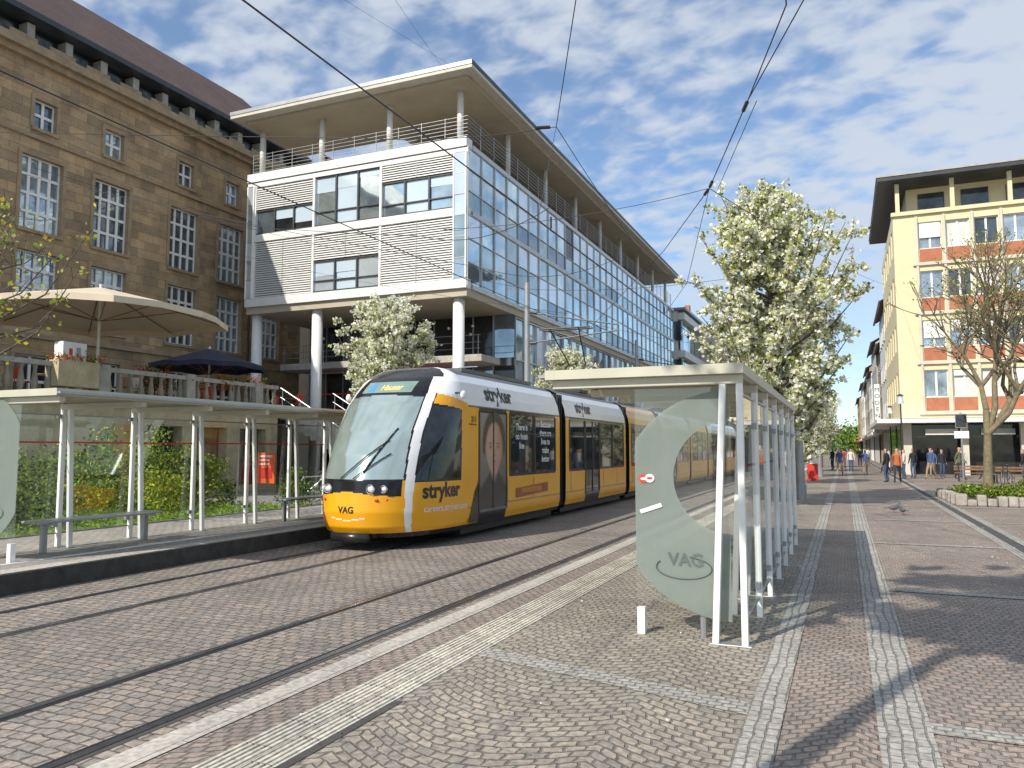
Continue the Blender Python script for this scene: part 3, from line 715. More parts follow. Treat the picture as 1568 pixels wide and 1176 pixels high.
for u in np.arange(4.6,38,1.75): tbox(m,O,u,u+.34,18.603,19.55,-.1,.45,concrete); tbox(m,O,u+.5,u+1.5,18.75,19.45,.42,.48,gob[2])
for u in np.arange(5.5,38,1.75): tbox(m,O,u,u+1.2,18.603,18.9,-.3,-.25,sandtrim)
tbox(m,O,4,38.5,19.6,19.85,-.7,.8,darkmetal)
m.cyl((-30.93,33.9,3.3),(-30.93,33.9,18),.06,darkmetal)
m.build('facade',ob)
m=MB(); m.poly([(-30.4,4,19.86),(-30.4,38.8,19.86),(-36.5,38.8,25.2),(-36.5,4,25.2)],tile); m.poly([(-36.5,4,25.2),(-36.5,38.8,25.2),(-44,38.8,19.8),(-44,4,19.8)],tile)
m.poly([(-30.6,38.6,19.8),(-36.5,38.6,25.1),(-43.5,38.6,19.8)],sandtrim); m.box(-43,-31.6,4.2,38.4,0,19.5,sandtrim)
m.build('tiled_roof',ob)
rh=root('red_roof_house'); m=MB(); m.box(-37,-29.5,44,56,0,18.0,pale); m.poly([(-29.2,43.5,18),(-29.2,56.5,18),(-33.2,56.5,22.5),(-33.2,43.5,22.5)],tiler); m.poly([(-37.3,43.5,18),(-37.3,56.5,18),(-33.2,56.5,22.5),(-33.2,43.5,22.5)],tiler); m.poly([(-29.3,43.9,18),(-37.2,43.9,18),(-33.2,43.9,22.4)],pale); m.build('walls_and_roof',rh)

# ------------------------------------------------------------------ terrace
te=root('cafe_terrace'); m=MB(); XT=-22.0
TF=lambda u,z,d:(XT-d,u,z)
hol=[(c,c+1.5,.25,2.5,[gdark,g3,gint],2,1) for c in (19.4,21.6,23.8)]+[(9.0,10.2,1.1,2.3,[g3],2,1),(12.5,13.7,1.1,2.3,[gdark],2,1)]
facade(m,TF,2,26,0,3.1,hol,.5,creamstone,creamstone,gdark,wood,nx=2,nz=1)
orw=M('ochre_door_panel',(.55,.30,.05),.6,0,.15)
m.box(XT,XT+.06,18.0,18.9,.05,2.5,orw)
m.box(-31,XT-.02,2,35,3.1,3.3,concrete); m.box(XT-.3,XT+.12,2,26,3.1,3.32,concrete); m.box(-31,XT-.6,26,26.2,0,3.1,creamstone)
m.box(XT-.16,XT+.02,2,26,4.2,4.35,concrete)
balu=M('baluster_stone',(.30,.265,.21),.9,0,.3)
for y in np.arange(2.2,25.9,.42):
    yc=y+.1; xc=XT-.07
    for (za,ra),(zb2,rb_) in zip(((3.32,.09),(3.42,.055),(3.65,.105),(4.05,.05),(4.2,.085)),((3.42,.055),(3.65,.105),(4.05,.05),(4.2,.085))): m.cyl((xc,yc,za),(xc,yc,zb2),ra,balu,rb_,n=8,cap=False)
for y in np.arange(3,26,3.6): m.box(XT-.2,XT+.06,y,y+.4,3.321,4.42,concrete)
m.box(XT-.3,XT+.3,15.8,17.2,3.6,4.40,creamstone)
m.build('terrace_structure',te)
stt=root('outdoor_stairs'); m=MB()
for k in range(18): m.box(-22+.32*k-.3,-22+.32*(k+1)-.3,26.5,30.0,3.12-.18*(k+1),3.3-.18*(k+.0)-.0,concrete)
for yy in(26.4,30.1):
    m.cyl((-22.2,yy,4.3),(-16.4,yy,1.05),.03,steel,n=8); m.cyl((-22.2,yy,3.9),(-16.4,yy,.65),.02,steel,n=8)
    for k in range(7): x=-22.1+k*.95; m.cyl((x,yy,3.2-.56*.95*k),(x,yy,4.25-.56*.95*k),.02,steel,n=6)
m.build('steps_and_handrails',stt)
def parasol(x,y,z,h,hw,mat,drop):
    e=root('parasol',(x,y,z)); m=MB(); m.cyl((0,0,0),(0,0,h+.1),.05,offwhite,n=10); m.box(-.4,.4,-.4,.4,0,.1,concrete)
    n=8; pts=[]
    for k in range(n):
        a=2*math.pi*k/n+.2; rr=hw*(1.0 if k%2 else .93); pts.append((rr*math.cos(a),rr*math.sin(a),h-drop))
    for k in range(n):
        p,q=pts[k],pts[(k+1)%n]; mid_=((p[0]+q[0])/2,(p[1]+q[1])/2,(p[2]+q[2])/2+.08)
        m.poly([(0,0,h),p,mid_],mat); m.poly([(0,0,h),mid_,q],mat); m.poly([p,mid_,(mid_[0],mid_[1],mid_[2]-.2),(p[0],p[1],p[2]-.2)],mat); m.poly([mid_,q,(q[0],q[1],q[2]-.2),(mid_[0],mid_[1],mid_[2]-.2)],mat)
        m.cyl((0,0,h-1.2),(p[0]*.6,p[1]*.6,h-drop*.6-.03),.018,wood,n=5); m.cyl((0,0,h-.03),(p[0]*.98,p[1]*.98,h-drop-.04),.02,wood,n=5)
    m.build('canopy_and_pole',e)
parasol(-23.6,18.6,3.3,4.0,4.3,canvas,1.0); parasol(-26.2,26.3,3.3,2.9,2.5,canvas_d,.8); parasol(-25.5,9.8,3.3,4.0,3.9,canvas,1.0)
def cafe_set(x,y,z,mt,rz):
    e=root('cafe_table_set',(x,y,z),rz); m=MB(); m.cyl((0,0,0),(0,0,.72),.03,darkmetal); m.cyl((0,0,.72),(0,0,.75),.35,wood,n=20); m.cyl((0,0,0),(0,0,.03),.22,darkmetal,n=16)
    for s in(-1,1):
        cx=s*.65
        for a in(-.19,.19):
            for b in(-.19,.19): m.cyl((cx+a,b,0),(cx+a*.9,b*.9,.45),.012,darkmetal,n=5)
        m.box(cx-.21,cx+.21,-.21,.21,.45,.48,mt); m.box(cx+s*.19,cx+s*.215,-.2,.2,.55,.9,mt)
        for b in(-.19,.19): m.cyl((cx+s*.2,b,.47),(cx+s*.2,b,.9),.012,darkmetal,n=5)
    m.build('table_and_chairs',e)
for (x,y) in((-23,14),(-23.2,16.5),(-23,20.5),(-23.3,22.8),(-25,24.5),(-25.5,21),(-25.4,15.2),(-24,29),(-21.5,32.5),(-18.5,32)): cafe_set(x,y,3.3,random.choice([redp,redp,darkmetal,offwhite]),R(0,3))
mx=root('menu_box'); m=MB(); m.box(-22.35,-21.95,16.1,16.9,4.41,5.0,white); m.box(-21.948,-21.945,16.3,16.42,4.6,4.8,redp); m.box(-21.948,-21.945,16.55,16.7,4.55,4.85,steel); m.build('panel',mx,bevel=.01)
ms=root('menu_board'); m=MB(); m.box(-22.3,-22.25,13.0,13.6,4.3,5.2,redp); m.box(-22.29,-22.26,13.25,13.35,3.3,4.3,steel); m.build('board',ms)

# ------------------------------------------------------------------ foliage helpers
def leafobj(name,C,size,mats,weights,parent,rnd=None,aspect=.6):
    C=np.asarray(C); n=len(C); rs=np.random.RandomState(rnd or 1)
    a=rs.normal(size=(n,3)); a/=np.linalg.norm(a,axis=1)[:,None]; b=rs.normal(size=(n,3)); b-= (a*b).sum(1)[:,None]*a; b/=np.linalg.norm(b,axis=1)[:,None]
    s=size*rs.uniform(.6,1.35,n)[:,None]
    V=np.stack([C-a*s*.5,C+b*s*aspect*.5,C+a*s*.5,C-b*s*aspect*.5],1).reshape(-1,3)
    Fc=np.arange(4*n).reshape(n,4); me=bpy.data.meshes.new(name); me.from_pydata(V.tolist(),[],Fc.tolist())
    for q in mats: me.materials.append(q)
    me.polygons.foreach_set('material_index',rs.choice(len(mats),n,p=weights).astype(int).tolist()); me.update()
    o=bpy.data.objects.new(name,me); sc.collection.objects.link(o); o.parent=parent; return o
def tree_parts(seed,H,Rr,cb,tr_r,nl,ntw,nleaf):
    rs=random.Random(seed); m=MB(); C=[]
    pts=[Vector((0,0,0))]
    for k in range(1,9): pts.append(Vector((rs.uniform(-.06,.06)*k*.4,rs.uniform(-.06,.06)*k*.4,H*.95*k/8)))
    rad=lambda t:tr_r*(1-t)**.8+.012
    for k in range(8): m.cyl(pts[k],pts[k+1],rad(k/8),bark,rad((k+1)/8),n=9,cap=False)
    for i in range(nl):
        t=(i+rs.random())/nl; z0=cb*.85+(H*.88-cb*.85)*t
        q=z0/(H*.95)*8; k=min(7,int(q)); base=pts[k].lerp(pts[k+1],q-k)
        pr=float(np.interp(t,[0,.15,.35,.6,.85,1],[.62,.9,1,.78,.45,.22]))
        az=i*2.4+rs.uniform(-.4,.4); ln=Rr*pr*rs.uniform(.6,1.15); rise=ln*rs.uniform(.55,1.3)
        end=base+Vector((math.cos(az)*ln,math.sin(az)*ln,rise)); midp=base.lerp(end,.5)+Vector((math.cos(az)*ln*.1,math.sin(az)*ln*.1,-rise*.14))
        r0=max(.012,rad(z0/H)*.45)
        m.cyl(base,midp,r0,bark,r0*.6,n=6,cap=False); m.cyl(midp,end,r0*.6,bark,.008,n=5,cap=False)
        for j in range(ntw):
            s=rs.uniform(.15,1.0); p=base.lerp(midp,s*2) if s<.5 else midp.lerp(end,s*2-1)
            d=Vector((rs.gauss(0,1),rs.gauss(0,1),rs.gauss(.5,.8))).normalized()*rs.uniform(.25,.7)*(Rr/2.2)**.5
            m.cyl(p,p+d,.008,bark,.004,n=3,cap=False)
            nb_=rs.randint(2,4); tot=int(nleaf*rs.uniform(.4,1.5))
            for b_ in range(nb_):
                c=p+d*rs.random()
                for l in range(max(1,tot//nb_)): C.append(tuple(c+Vector((rs.gauss(0,.075),rs.gauss(0,.075),rs.gauss(0,.06)))))
    return m,C
def tree(name,x,y,seed,H,Rr,cb,tr_r,nl,ntw,nleaf,leaf,mats,wt,rz=0):
    e=root(name,(x,y,0),rz)
    m,C=tree_parts(seed,H,Rr,cb,tr_r,nl,ntw,nleaf)
    wd=m.build('trunk_and_limbs',e,smooth=True); lv=leafobj('crown_foliage',C,leaf,mats,wt,e,seed,.8); return wd,lv
def tree_copy(name,parts,x,y,rz,s):
    e=root(name,(x,y,0),rz); e.scale=(s,)*3
    for p in parts:
        o=bpy.data.objects.new(p.name.split('.')[0],p.data); sc.collection.objects.link(o); o.parent=e
bm=[bl1,bl2,bl3]
big=tree('offscreen_shadow_tree',-1.9,24,11,10.2,2.6,1.8,.15,108,11,54,.12,bm,[.66,.28,.06])
sm=tree('offscreen_shadow_tree',-15.4,24,5,7.7,1.85,2.6,.10,68,10,54,.11,bm,[.74,.21,.05])
tree_copy('offscreen_shadow_tree',big,-1.9,40,1.3,.62); tree_copy('offscreen_shadow_tree',sm,-1.8,50,2.3,.8); tree_copy('offscreen_shadow_tree',big,-1.9,62,3.3,.62)
tree_copy('offscreen_shadow_tree',sm,-11.5,33,2,.86); tree_copy('offscreen_shadow_tree',sm,-1.9,75,.3,.9); tree_copy('offscreen_shadow_tree',sm,-12,58,.7,.9)
tree('offscreen_shadow_tree',-2.1,-.1,31,10.2,2.0,7.6,.13,34,9,40,.17,bm,[.6,.3,.1])  # assumed tree out of view, crown raised to cast the right pavement shadow

def bare(x,y,seed,H):
    e=root('bare_tree',(x,y,0)); m=MB(); rs=random.Random(seed); C=[]
    def grow(p,d,l,r,dep):
        q=p+d*l; mid_=p.lerp(q,.5)+Vector((rs.gauss(0,.05),rs.gauss(0,.05),0))*l
        m.cyl(p,mid_,r,barkg,r*.85,n=8 if dep<3 else 4,cap=False); m.cyl(mid_,q,r*.85,barkg,r*.68,n=8 if dep<3 else 4,cap=False)
        if dep>=6 or r<.006:
            for k in range(3): C.append(tuple(q+Vector((rs.gauss(0,.06),rs.gauss(0,.06),rs.gauss(0,.06)))))
            return
        nch=3 if dep in(0,1,3) else 2
        for k in range(nch+(rs.random()<.45)):
            nd=(d+Vector((rs.gauss(0,.46),rs.gauss(0,.46),rs.gauss(.16,.26)))).normalized()
            grow(q,nd,l*rs.uniform(.66,.92),r*rs.uniform(.54,.72),dep+1)
    grow(Vector((0,0,0)),Vector((.03,0,1)),H*.33,.17,0)
    m.build('trunk_and_limbs',e,smooth=True); leafobj('buds',C,.09,[bl2,bl3],[.6,.4],e,seed)
bare(4.35,30,4,6.6)
bare(9.5,40,9,8.0)
tree('young_maple_tree',-13.8,8.5,21,6.6,1.9,3.2,.08,26,8,3,.09,[bl2,lf2,flw],[.5,.3,.2])

def shrub(name,x,y,z,rx,ry,h,n,mats,wt,size=.09,seed=1):
    e=root(name,(x,y,z)); rs=np.random.RandomState(seed); C=[]
    for k in range(int(max(6,rx*ry*14))):
        c=np.array([rs.uniform(-rx,rx),rs.uniform(-ry,ry),0]); hh=h*rs.uniform(.45,1.05)
        m_=n//max(6,int(rx*ry*14)); p=c+rs.normal(size=(m_,3))*np.array([.18,.18,.0]); p[:,2]=hh*rs.uniform(0,1,m_)**.6+rs.normal(size=m_)*.04; C.append(p)
    C=np.concatenate(C); C[:,2]=np.abs(C[:,2]); leafobj('leaves',C,size,mats,wt,e,seed)
sm_=[lf1,lf2,lf3]
gd=root('garden_bed'); m=MB(); m.box(-20.8,-13.2,5,17.4,0,.12,grass_s); m.box(-20.9,-20.8,5,17.4,0,.3,concrete); m.box(-13.2,-13.1,5,17.5,0,.18,concrete); m.build('lawn',gd)
gs=np.random.RandomState(3); C=np.stack([gs.uniform(-20.7,-13.3,11000),gs.uniform(5,17.3,11000),.12+gs.uniform(0,.1,11000)],1); leafobj('grass_blades',C,.14,[lf2,lf1],[.6,.4],gd,3,aspect=.2)
shrub('garden_shrub',-18.2,11,.1,1.6,3.2,1.8,9000,sm_,[.4,.38,.22],.10,2); shrub('garden_shrub',-17.6,15.2,.1,1.3,1.4,2.2,7000,[lf1,lf2,lf3,flw],[.35,.35,.2,.1],.10,3)
shrub('garden_shrub',-15.8,10.2,.1,.8,1.0,1.0,3500,sm_,[.35,.35,.3],.09,4); shrub('garden_shrub',-15.8,13.8,.1,.9,1.0,1.2,3600,[lf2,lf1,flw],[.5,.3,.2],.08,5); shrub('garden_shrub',-16.5,16.6,.0,.7,.6,1.5,2500,sm_,[.4,.4,.2],.09,6)
shrub('garden_shrub',-15.0,18.6,.0,.4,.5,1.3,1500,sm_,[.4,.2,.4],.09,7)
shrub('planter_flowers',-22.0,16.5,4.35,.2,.6,.35,500,[lf1,flr],[.6,.4],.08,8); shrub('planter_flowers',-22.6,21.0,3.4,.4,1.4,1.4,1800,[lf3,lf1,flr],[.45,.3,.25],.08,9); shrub('planter_flowers',-22.3,24.0,3.9,.2,1.2,.75,900,[lf1,flr],[.55,.45],.08,10)
fp=root('fallen_petals'); rs=np.random.RandomState(17); n=600
xs=np.where(rs.rand(n)<.6,rs.normal(-2.0,1.2,n),rs.normal(2.4,.5,n)); ysn=rs.uniform(3,34,n); keep=(xs>-3.7)
leafobj('petals',np.stack([xs[keep],ysn[keep],np.full(keep.sum(),.03)],1),.024,[bl1,bl3],[.6,.4],fp,17)

pr=root('stone_planter'); m=MB(); rockm=M('rough_stone',(.34,.31,.27),.9,0,.3,4,.7,14)
rs=random.Random(5)
for k in range(44):
    y=26.5+ (k%22)*.25; x=2.98+(0 if k<22 else 4.0)+rs.uniform(-.06,.06)
    m.box(x,x+rs.uniform(.22,.34),y,y+.235,0,rs.uniform(.18,.36),rockm)
for k in range(15):
    x=3.3+k*.26; m.box(x,x+.245,26.45+rs.uniform(-.06,.06),26.8,0,rs.uniform(.16,.34),rockm); m.box(x,x+.245,31.7,32,0,rs.uniform(.2,.38),rockm)
m.box(3.25,7.0,26.8,31.7,0,.18,soil); m.build('stones_and_soil',pr,bevel=.04)
shrub('planter_plants',5.1,29.2,.18,1.7,2.2,.34,4600,[lf2,lf1,lf3,flw],[.3,.4,.24,.06],.09,12)
shrub('planter_plants',7.6,33,.0,1.6,1.8,.9,3000,[lf2,lf1,lf3],[.5,.35,.15],.1,13)
ts_=root('traffic_sign',(4.2,34.5,0)); m=MB(); m.cyl((0,0,0),(0,0,3.1),.035,steel,n=10); m.box(-.2,.2,-.06,-.04,2.5,3.05,steel); m.box(-.18,.18,-.068,-.061,2.53,3.02,darkmetal); m.box(-.25,.25,-.06,-.04,2.1,2.38,white); m.build('pole_and_plates',ts_)

# ------------------------------------------------------------------ right building
rb=root('apartment_building'); m=MB(); YR=57.0; XR=3.5; Fr=lambda u,z,d:(u,YR+d,z); Sr=lambda u,z,d:(XR+d,u,z)
gw=[glass_bld('apt_glass_a',(.40,.47,.52),.6,.05,.5,1),glass_bld('apt_glass_b',(.10,.12,.13),.5,.05,.5,1),M('apt_curtain',(.60,.60,.57),.4,0,.15)]
zb=[4.0+3.3*k for k in range(5)]; hl=[]; hs=[]
cols2=[4.9+1.62*k for k in range(14)]
for k in range(4):
    for c in cols2: hl.append((c+.1,c+1.45,zb[k]+1.05,zb[k]+2.85,gw,2,1))
    for c in np.arange(58.5,72,2.6): hs.append((c,c+1.3,zb[k]+1.05,zb[k]+2.85,gw,2,1))
facade(m,Fr,XR,28,3.7,17.4,hl,.25,cream,cream,gw,white,fw=.12)
facade(m,Sr,YR,73,3.7,17.4,hs,.25,cream,cream,gw,white,fw=.12)
for k in range(4):
    for i,c in enumerate(cols2):
        tbox(m,Fr,c+.12,c+1.43,zb[k]+.18,zb[k]+1.02,-.03,.1,terra)
        if random.random()<.4: tbox(m,Fr,c+.16,c+1.39,zb[k]+1.9+R(-.5,.6),zb[k]+2.83,.08,.12,offwhite)
        tbox(m,Fr,c-.1,c+.05,zb[k],zb[k]+3.25,-.12,.05,pale)
    tbox(m,Fr,4.6,28,zb[k]-.08,zb[k]+.1,-.16,.05,pale)
tbox(m,Fr,XR-.1,28,17.3,17.55,-.2,.3,cream); 
tbox(m,Fr,XR,28,17.4,17.6,.3,10,concrete)
tbox(m,Fr,XR+1.0,28,17.6,19.6,1.8,10,cream)
for c in np.arange(5.2,27,2.6): tbox(m,Fr,c,c+1.6,17.9,19.2,1.74,1.79,gw[1]); 
for c in np.arange(3.7,27,3.25): tbox(m,Fr,c,c+.25,17.6,19.55,-.05,.2,cream)
m.box(XR-.9,28,YR-.9,73.5,19.6,19.85,darkmetal); m.box(XR-.95,28,YR-.95,73.6,19.86,19.95,concrete)
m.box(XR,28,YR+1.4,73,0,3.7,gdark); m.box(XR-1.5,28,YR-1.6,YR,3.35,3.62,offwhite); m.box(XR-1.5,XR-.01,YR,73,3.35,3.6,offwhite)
m.box(XR+.1,XR+.6,YR+.1,YR+.6,0,3.35,pale)
for c in np.arange(7,28,3.2): m.box(c,c+.35,YR+.1,YR+.5,0,3.35,pale)
for c in np.arange(5,28,3.2): m.box(c,c+1.9,YR+1.2,YR+1.38,2.6,3.0,random.choice([steel,white,concrete,offwhite]))
m.box(16,28,YR+.2,YR+.4,0,3.3,offwhite)
m.build('walls_and_windows',rb)

def townhouse(name,x0,x1,y0,y1,h,wall,side,nfl,rf,seed):
    rs=random.Random(seed); e=root(name); m=MB(); xf=x0 if side<0 else x1
    T=(lambda u,z,d:(xf+d,u,z)) if side<0 else (lambda u,z,d:(xf-d,u,z)); hl=[]
    fh=(h-3.8)/nfl; nb_=max(2,int((y1-y0)/2.6)); bwd=(y1-y0)/nb_
    for k in range(nfl):
        for b in range(nb_): c=y0+bwd*(b+.5); hl.append((c-.55,c+.55,3.8+fh*k+.7,3.8+fh*k+2.3,gw,2,2))
    facade(m,T,y0,y1,3.6,h,hl,.2,wall,wall,gw,white,sill=concrete)
    tbox(m,T,y0,y1,0,3.6,.3,.4,gdark); tbox(m,T,y0,y1,3.3,3.6,-.8,.28,rs.choice([offwhite,steel,redp,darkmetal]))
    for b in range(nb_+1): c=y0+bwd*b; tbox(m,T,max(y0,c-.25),min(y1,c+.25),0,3.3,-.0,.29,wall)
    T2=lambda u,z,d:(u,y0+d,z); 
    hl2=[(x0+1.2+2.8*i,x0+2.3+2.8*i,3.8+fh*k+.7,3.8+fh*k+2.3,gw,2,2) for k in range(nfl) for i in range(int((x1-x0-2)/2.8))]
    facade(m,T2,x0,x1,0,h,hl2,.2,wall,wall,gw,white)
    m.poly([(x0,y1,0),(x1,y1,0),(x1,y1,h),(x0,y1,h)],wall)
    xm=(x0+x1)/2
    m.poly([(x0-.5,y0-.2,h),(x0-.5,y1+.2,h),(xm,y1+.2,h+rf),(xm,y0-.2,h+rf)],tile); m.poly([(x1+.5,y0-.2,h),(x1+.5,y1+.2,h),(xm,y1+.2,h+rf),(xm,y0-.2,h+rf)],tile)
    m.poly([(x0,y0,h),(x1,y0,h),(xm,y0,h+rf*.95)],wall); m.box(x0-.55,x0-.4,y0-.2,y1+.2,h-.1,h+.05,darkmetal)
    for k in range(2): m.box(xm-.3+k*3,xm+.3+k*3,y0+3,y0+3.8,h+rf-2,h+rf+.9,terra)
    m.build('walls_and_roof',e)
walls=[pale,offwhite,cream,sandtrim,M('rose_plaster',(.5,.33,.27),.85),M('grey_plaster',(.42,.42,.4),.85)]
y=73.6
for k,(l,h) in enumerate(((14,14.5),(12,12.5),(16,14.2),(13,12),(18,14),(20,13),(24,14.5),(30,13))):
    townhouse('townhouse',3.6+R(-.2,.5),15,y,y+l-.1,h,walls[(k*2+1)%6],-1,3,3.5,k); y+=l
y=92
for k,(l,h) in enumerate(((16,15.0),(14,12.5),(18,14),(20,12),(24,14),(30,13))):
    townhouse('townhouse',-27,-13.2-R(0,.6),y,y+l-.1,h,walls[k%6],1,3,3.5,20+k); y+=l
nbk=root('neighbour_block'); m=MB(); NT=lambda u,z,d:(-14.9-d,u,z)
m.box(-27,-15.3,78.5,91,0,15.8,offwhite)
for k in range(4):
    tbox(m,NT,78.5,91,3.9*k+3.2,3.9*k+3.9,-.3,.38,offwhite)
    for b in range(6): tquad(m,NT,78.6+b*2.05,80.6+b*2.05,3.9*k+.1,3.9*k+3.15,.2,random.choice([g1,g3,g4]),j=.02)
    for i in range(5): m.box(-26+i*2.3,-24+i*2.3,78.4,78.48,3.9*k+1,3.9*k+3,g3)
m.box(-27.5,-14.4,78.2,91.3,15.85,16.1,steel); m.build('walls',nbk)
fe=root('distant_trees'); rs=np.random.RandomState(8); C=[]
for k in range(60):
    c=np.array([rs.uniform(-30,30),rs.uniform(250,290),rs.uniform(2,9)]); C.append(c+rs.normal(size=(260,3))*np.array([2.4,2.4,1.8]))
leafobj('foliage_mass',np.concatenate(C),.9,[lf1,lf2,lf3],[.4,.3,.3],fe,8)
hl_=MB(); pts=[]; hillm=M('forest_hill',(.09,.13,.14),.95)
for k in range(61):
    x=-900+30*k; pts.append((x,1300,30+28*math.sin(k*.35)+14*math.sin(k*.9+1)+20))
for p,q in zip(pts,pts[1:]): hl_.poly([(p[0],1250,-2),(q[0],1250,-2),q,p],hillm)
hl_.build('hills')

# ------------------------------------------------------------------ masts, wires, signs
def mast(x,y,h,arm,name='catenary_mast'):
    e=root(name,(x,y,0)); m=MB(); m.cyl((0,0,0),(0,0,h),.14,steel,.10,n=14); m.cyl((0,0,0),(0,0,.5),.19,steel,n=14); m.ell((0,0,h),.11,.11,.06,steel)
    if arm:
        m.cyl((0,0,6.9),(arm,0,6.2),.028,tgrey); m.cyl((0,0,5.7),(arm,0,6.0),.03,tgrey); m.cyl((arm,0,6.2),(arm,0,5.5),.022,tgrey); m.cyl((arm*.5,0,6.55),(arm*.5,0,5.85),.018,tgrey)
        m.cyl((0,0,6.5),(arm*.5,0,5.85),.018,tgrey)
        for z in(6.9,5.7): m.cyl((.15*math.copysign(1,arm),0,z),(.4*math.copysign(1,arm),0,z-.06*(z>6)),.06,darkmetal)
    m.build('pole_and_bracket',e)
for y in(27,44,62,82): mast(-11,y,8.0,3.6)
mast(-1.4,27.7,8.6,0); mast(-1.4,50,8,-2.6)
ws=root('overhead_wires')
wm_=M('wire_black',(.03,.03,.035),.5)
def wire(pts,r=.012,sag=0):
    r*=.75
    cu=bpy.data.curves.new('wire','CURVE'); cu.dimensions='3D'; cu.bevel_depth=r; cu.bevel_resolution=1
    P=[]
    for a,b in zip(pts,pts[1:]):
        n=8 if sag else 1
        for k in range(n):
            t=k/n; p=Vector(a).lerp(Vector(b),t); p.z-=sag*4*t*(1-t); P.append(p)
    P.append(Vector(pts[-1])); s=cu.splines.new('POLY'); s.points.add(len(P)-1)
    for q,p in zip(s.points,P): q.co=(*p,1)
    cu.materials.append(wm_); o=bpy.data.objects.new('wire',cu); sc.collection.objects.link(o); o.parent=ws
wire([(-4.45,-8,5.4),(-4.45,27,5.4),(-4.45,44,5.4),(-4.45,62,5.4),(-4.45,250,5.4)],.012)
wire([(-7.6,-8,5.45),(-7.6,27,5.45),(-7.6,44,5.45),(-7.6,250,5.45)],.011)
A=(-2.14,14.2,6.5);Bn=(-4.2,11.6,7.0);Cn=(-1.06,10.7,6.5);D=(-3.9,18.4,6.5);E=(-.3,8.5,6.5)
wire([(-.1,3,6.5),(-.22,8.5,6.55),Cn],.011); wire([(-.3,3,6.45),(-.42,8.5,6.5),Cn],.011); wire([Cn,A,D],.012); wire([(-.96,10.8,6.5),(-2.0,14.3,6.5)],.008); wire([D,(-7.6,24,5.6)],.01); wire([A,(-3.2,17.6,5.5),(-4.45,21,5.4)],.008)
wire([(-1.2,3,7),(-2.75,8.3,7),Bn],.009); wire([Bn,(-7.6,10.9,7.1),(-31,9.5,11)],.009,.1)
wire([Bn,(-4.45,20.0,6.4),(-1.4,27.7,6.5)],.010,.1); wire([(-4.45,11.4,5.42),Bn],.007); wire([A,(-7.6,14.0,6.3),(-15.3,31,12.0)],.008,.15); wire([A,(3.5,57,12.5)],.010,.3)
wire([(-31,21,13.5),(-11,27,7.8),(-1.4,27.7,7.9)],.010,.3); wire([(-31,12,12.5),(-7.6,16,5.9),(-4.45,16.3,5.9)],.009,.3)
wire([(-15.4,37,9.2),(-4.45,36,6.2),(-1.4,37,6.3)],.012,.2)
wire([(-15.4,55,9.2),(-4.45,54,6.2),(-1.4,50,6.4)],.014,.2); wire([(-31,30,12.5),(-7.6,22,5.8)],.008,.3); wire([(-5.3,2,9.5),(-15.9,30.4,18.4)],.007,.2); wire([(-14,3,13),(-15,30.4,18.5)],.006)
wire([(-31,24,13),(-7.6,13,5.9),(-4.45,12.2,5.9)],.009,.3)
m=MB()
for p,q in ((Cn,A),(A,Cn),(A,D),(Bn,(-7.6,10.9,7.1))):
    a=Vector(p); d=(Vector(q)-a).normalized(); m.cyl(a+d*.1,a+d*.35,.03,black,n=8)
for y in(12,21,30,44): m.cyl((-4.45,y,5.42),(-4.45,y,5.62),.02,black,n=6)
m.build('insulators',ws)
sg=root('stop_sign'); m=MB(); m.box(-1.30,-.78,27.66,27.70,3.0,3.6,white); m.box(-1.22,-.86,27.645,27.658,3.1,3.32,redp); m.box(-1.42,-1.29,27.66,27.69,3.25,3.3,steel); m.build('panel',sg)
ip=root('info_pillar'); m=MB(); m.box(-1.85,-1.35,44,44.35,.9,2.95,white); m.box(-1.86,-1.34,43.99,44.36,0,.9,redp); m.box(-1.75,-1.45,43.97,43.985,1.4,2.4,steel); m.build('pillar',ip,bevel=.02)
for (x,y) in((3.2,52),(3.3,66)):
    q=root('street_lamp',(x,y,0)); m=MB(); m.cyl((0,0,0),(0,0,4.4),.06,darkmetal,.04,n=10); m.cyl((0,0,4.4),(0,0,4.9),.2,lamp,.14,n=12); m.cyl((0,0,4.9),(0,0,5.0),.24,darkmetal,.05,n=12); m.build('pole_and_lantern',q)
bs=root('banner_sign'); m=MB(); m.box(2.95,3.45,86,86.15,4.6,8.2,white); m.box(3.45,3.7,86.05,86.1,5.0,5.1,steel); m.box(3.45,3.7,86.05,86.1,7.8,7.9,steel); m.build('panel',bs)
for i,ch in enumerate('MODEN'): text('letter',ch,.6,lambda x,y,i=i:(3.2+x,85.98,7.45-i*.66+y),txb,bs,.0)
for (x,y) in ((6.6,36),(8.2,36)):
    q=root('bollard',(x,y,0)); m=MB(); m.cyl((0,0,0),(0,0,.9),.07,darkmetal,n=12); m.ell((0,0,.9),.08,.08,.06,darkmetal); m.build('post',q)
for (x,y) in((7.4,44),(6.1,46)):
    q=root('park_bench',(x,y,0),R(-.2,.2)); m=MB()
    for k in range(4): m.box(-.9,.9,-.2+k*.11,-.2+k*.11+.09,.43,.46,wood)
    for k in range(2): m.box(-.9,.9,.25,.28,.58+k*.14,.68+k*.14,wood)
    for s in(-.7,.7): m.box(s-.03,s+.03,-.18,-.12,0,.43,darkmetal); m.box(s-.03,s+.03,.19,.249,0,.84,darkmetal)
    m.build('seat_and_back',q)

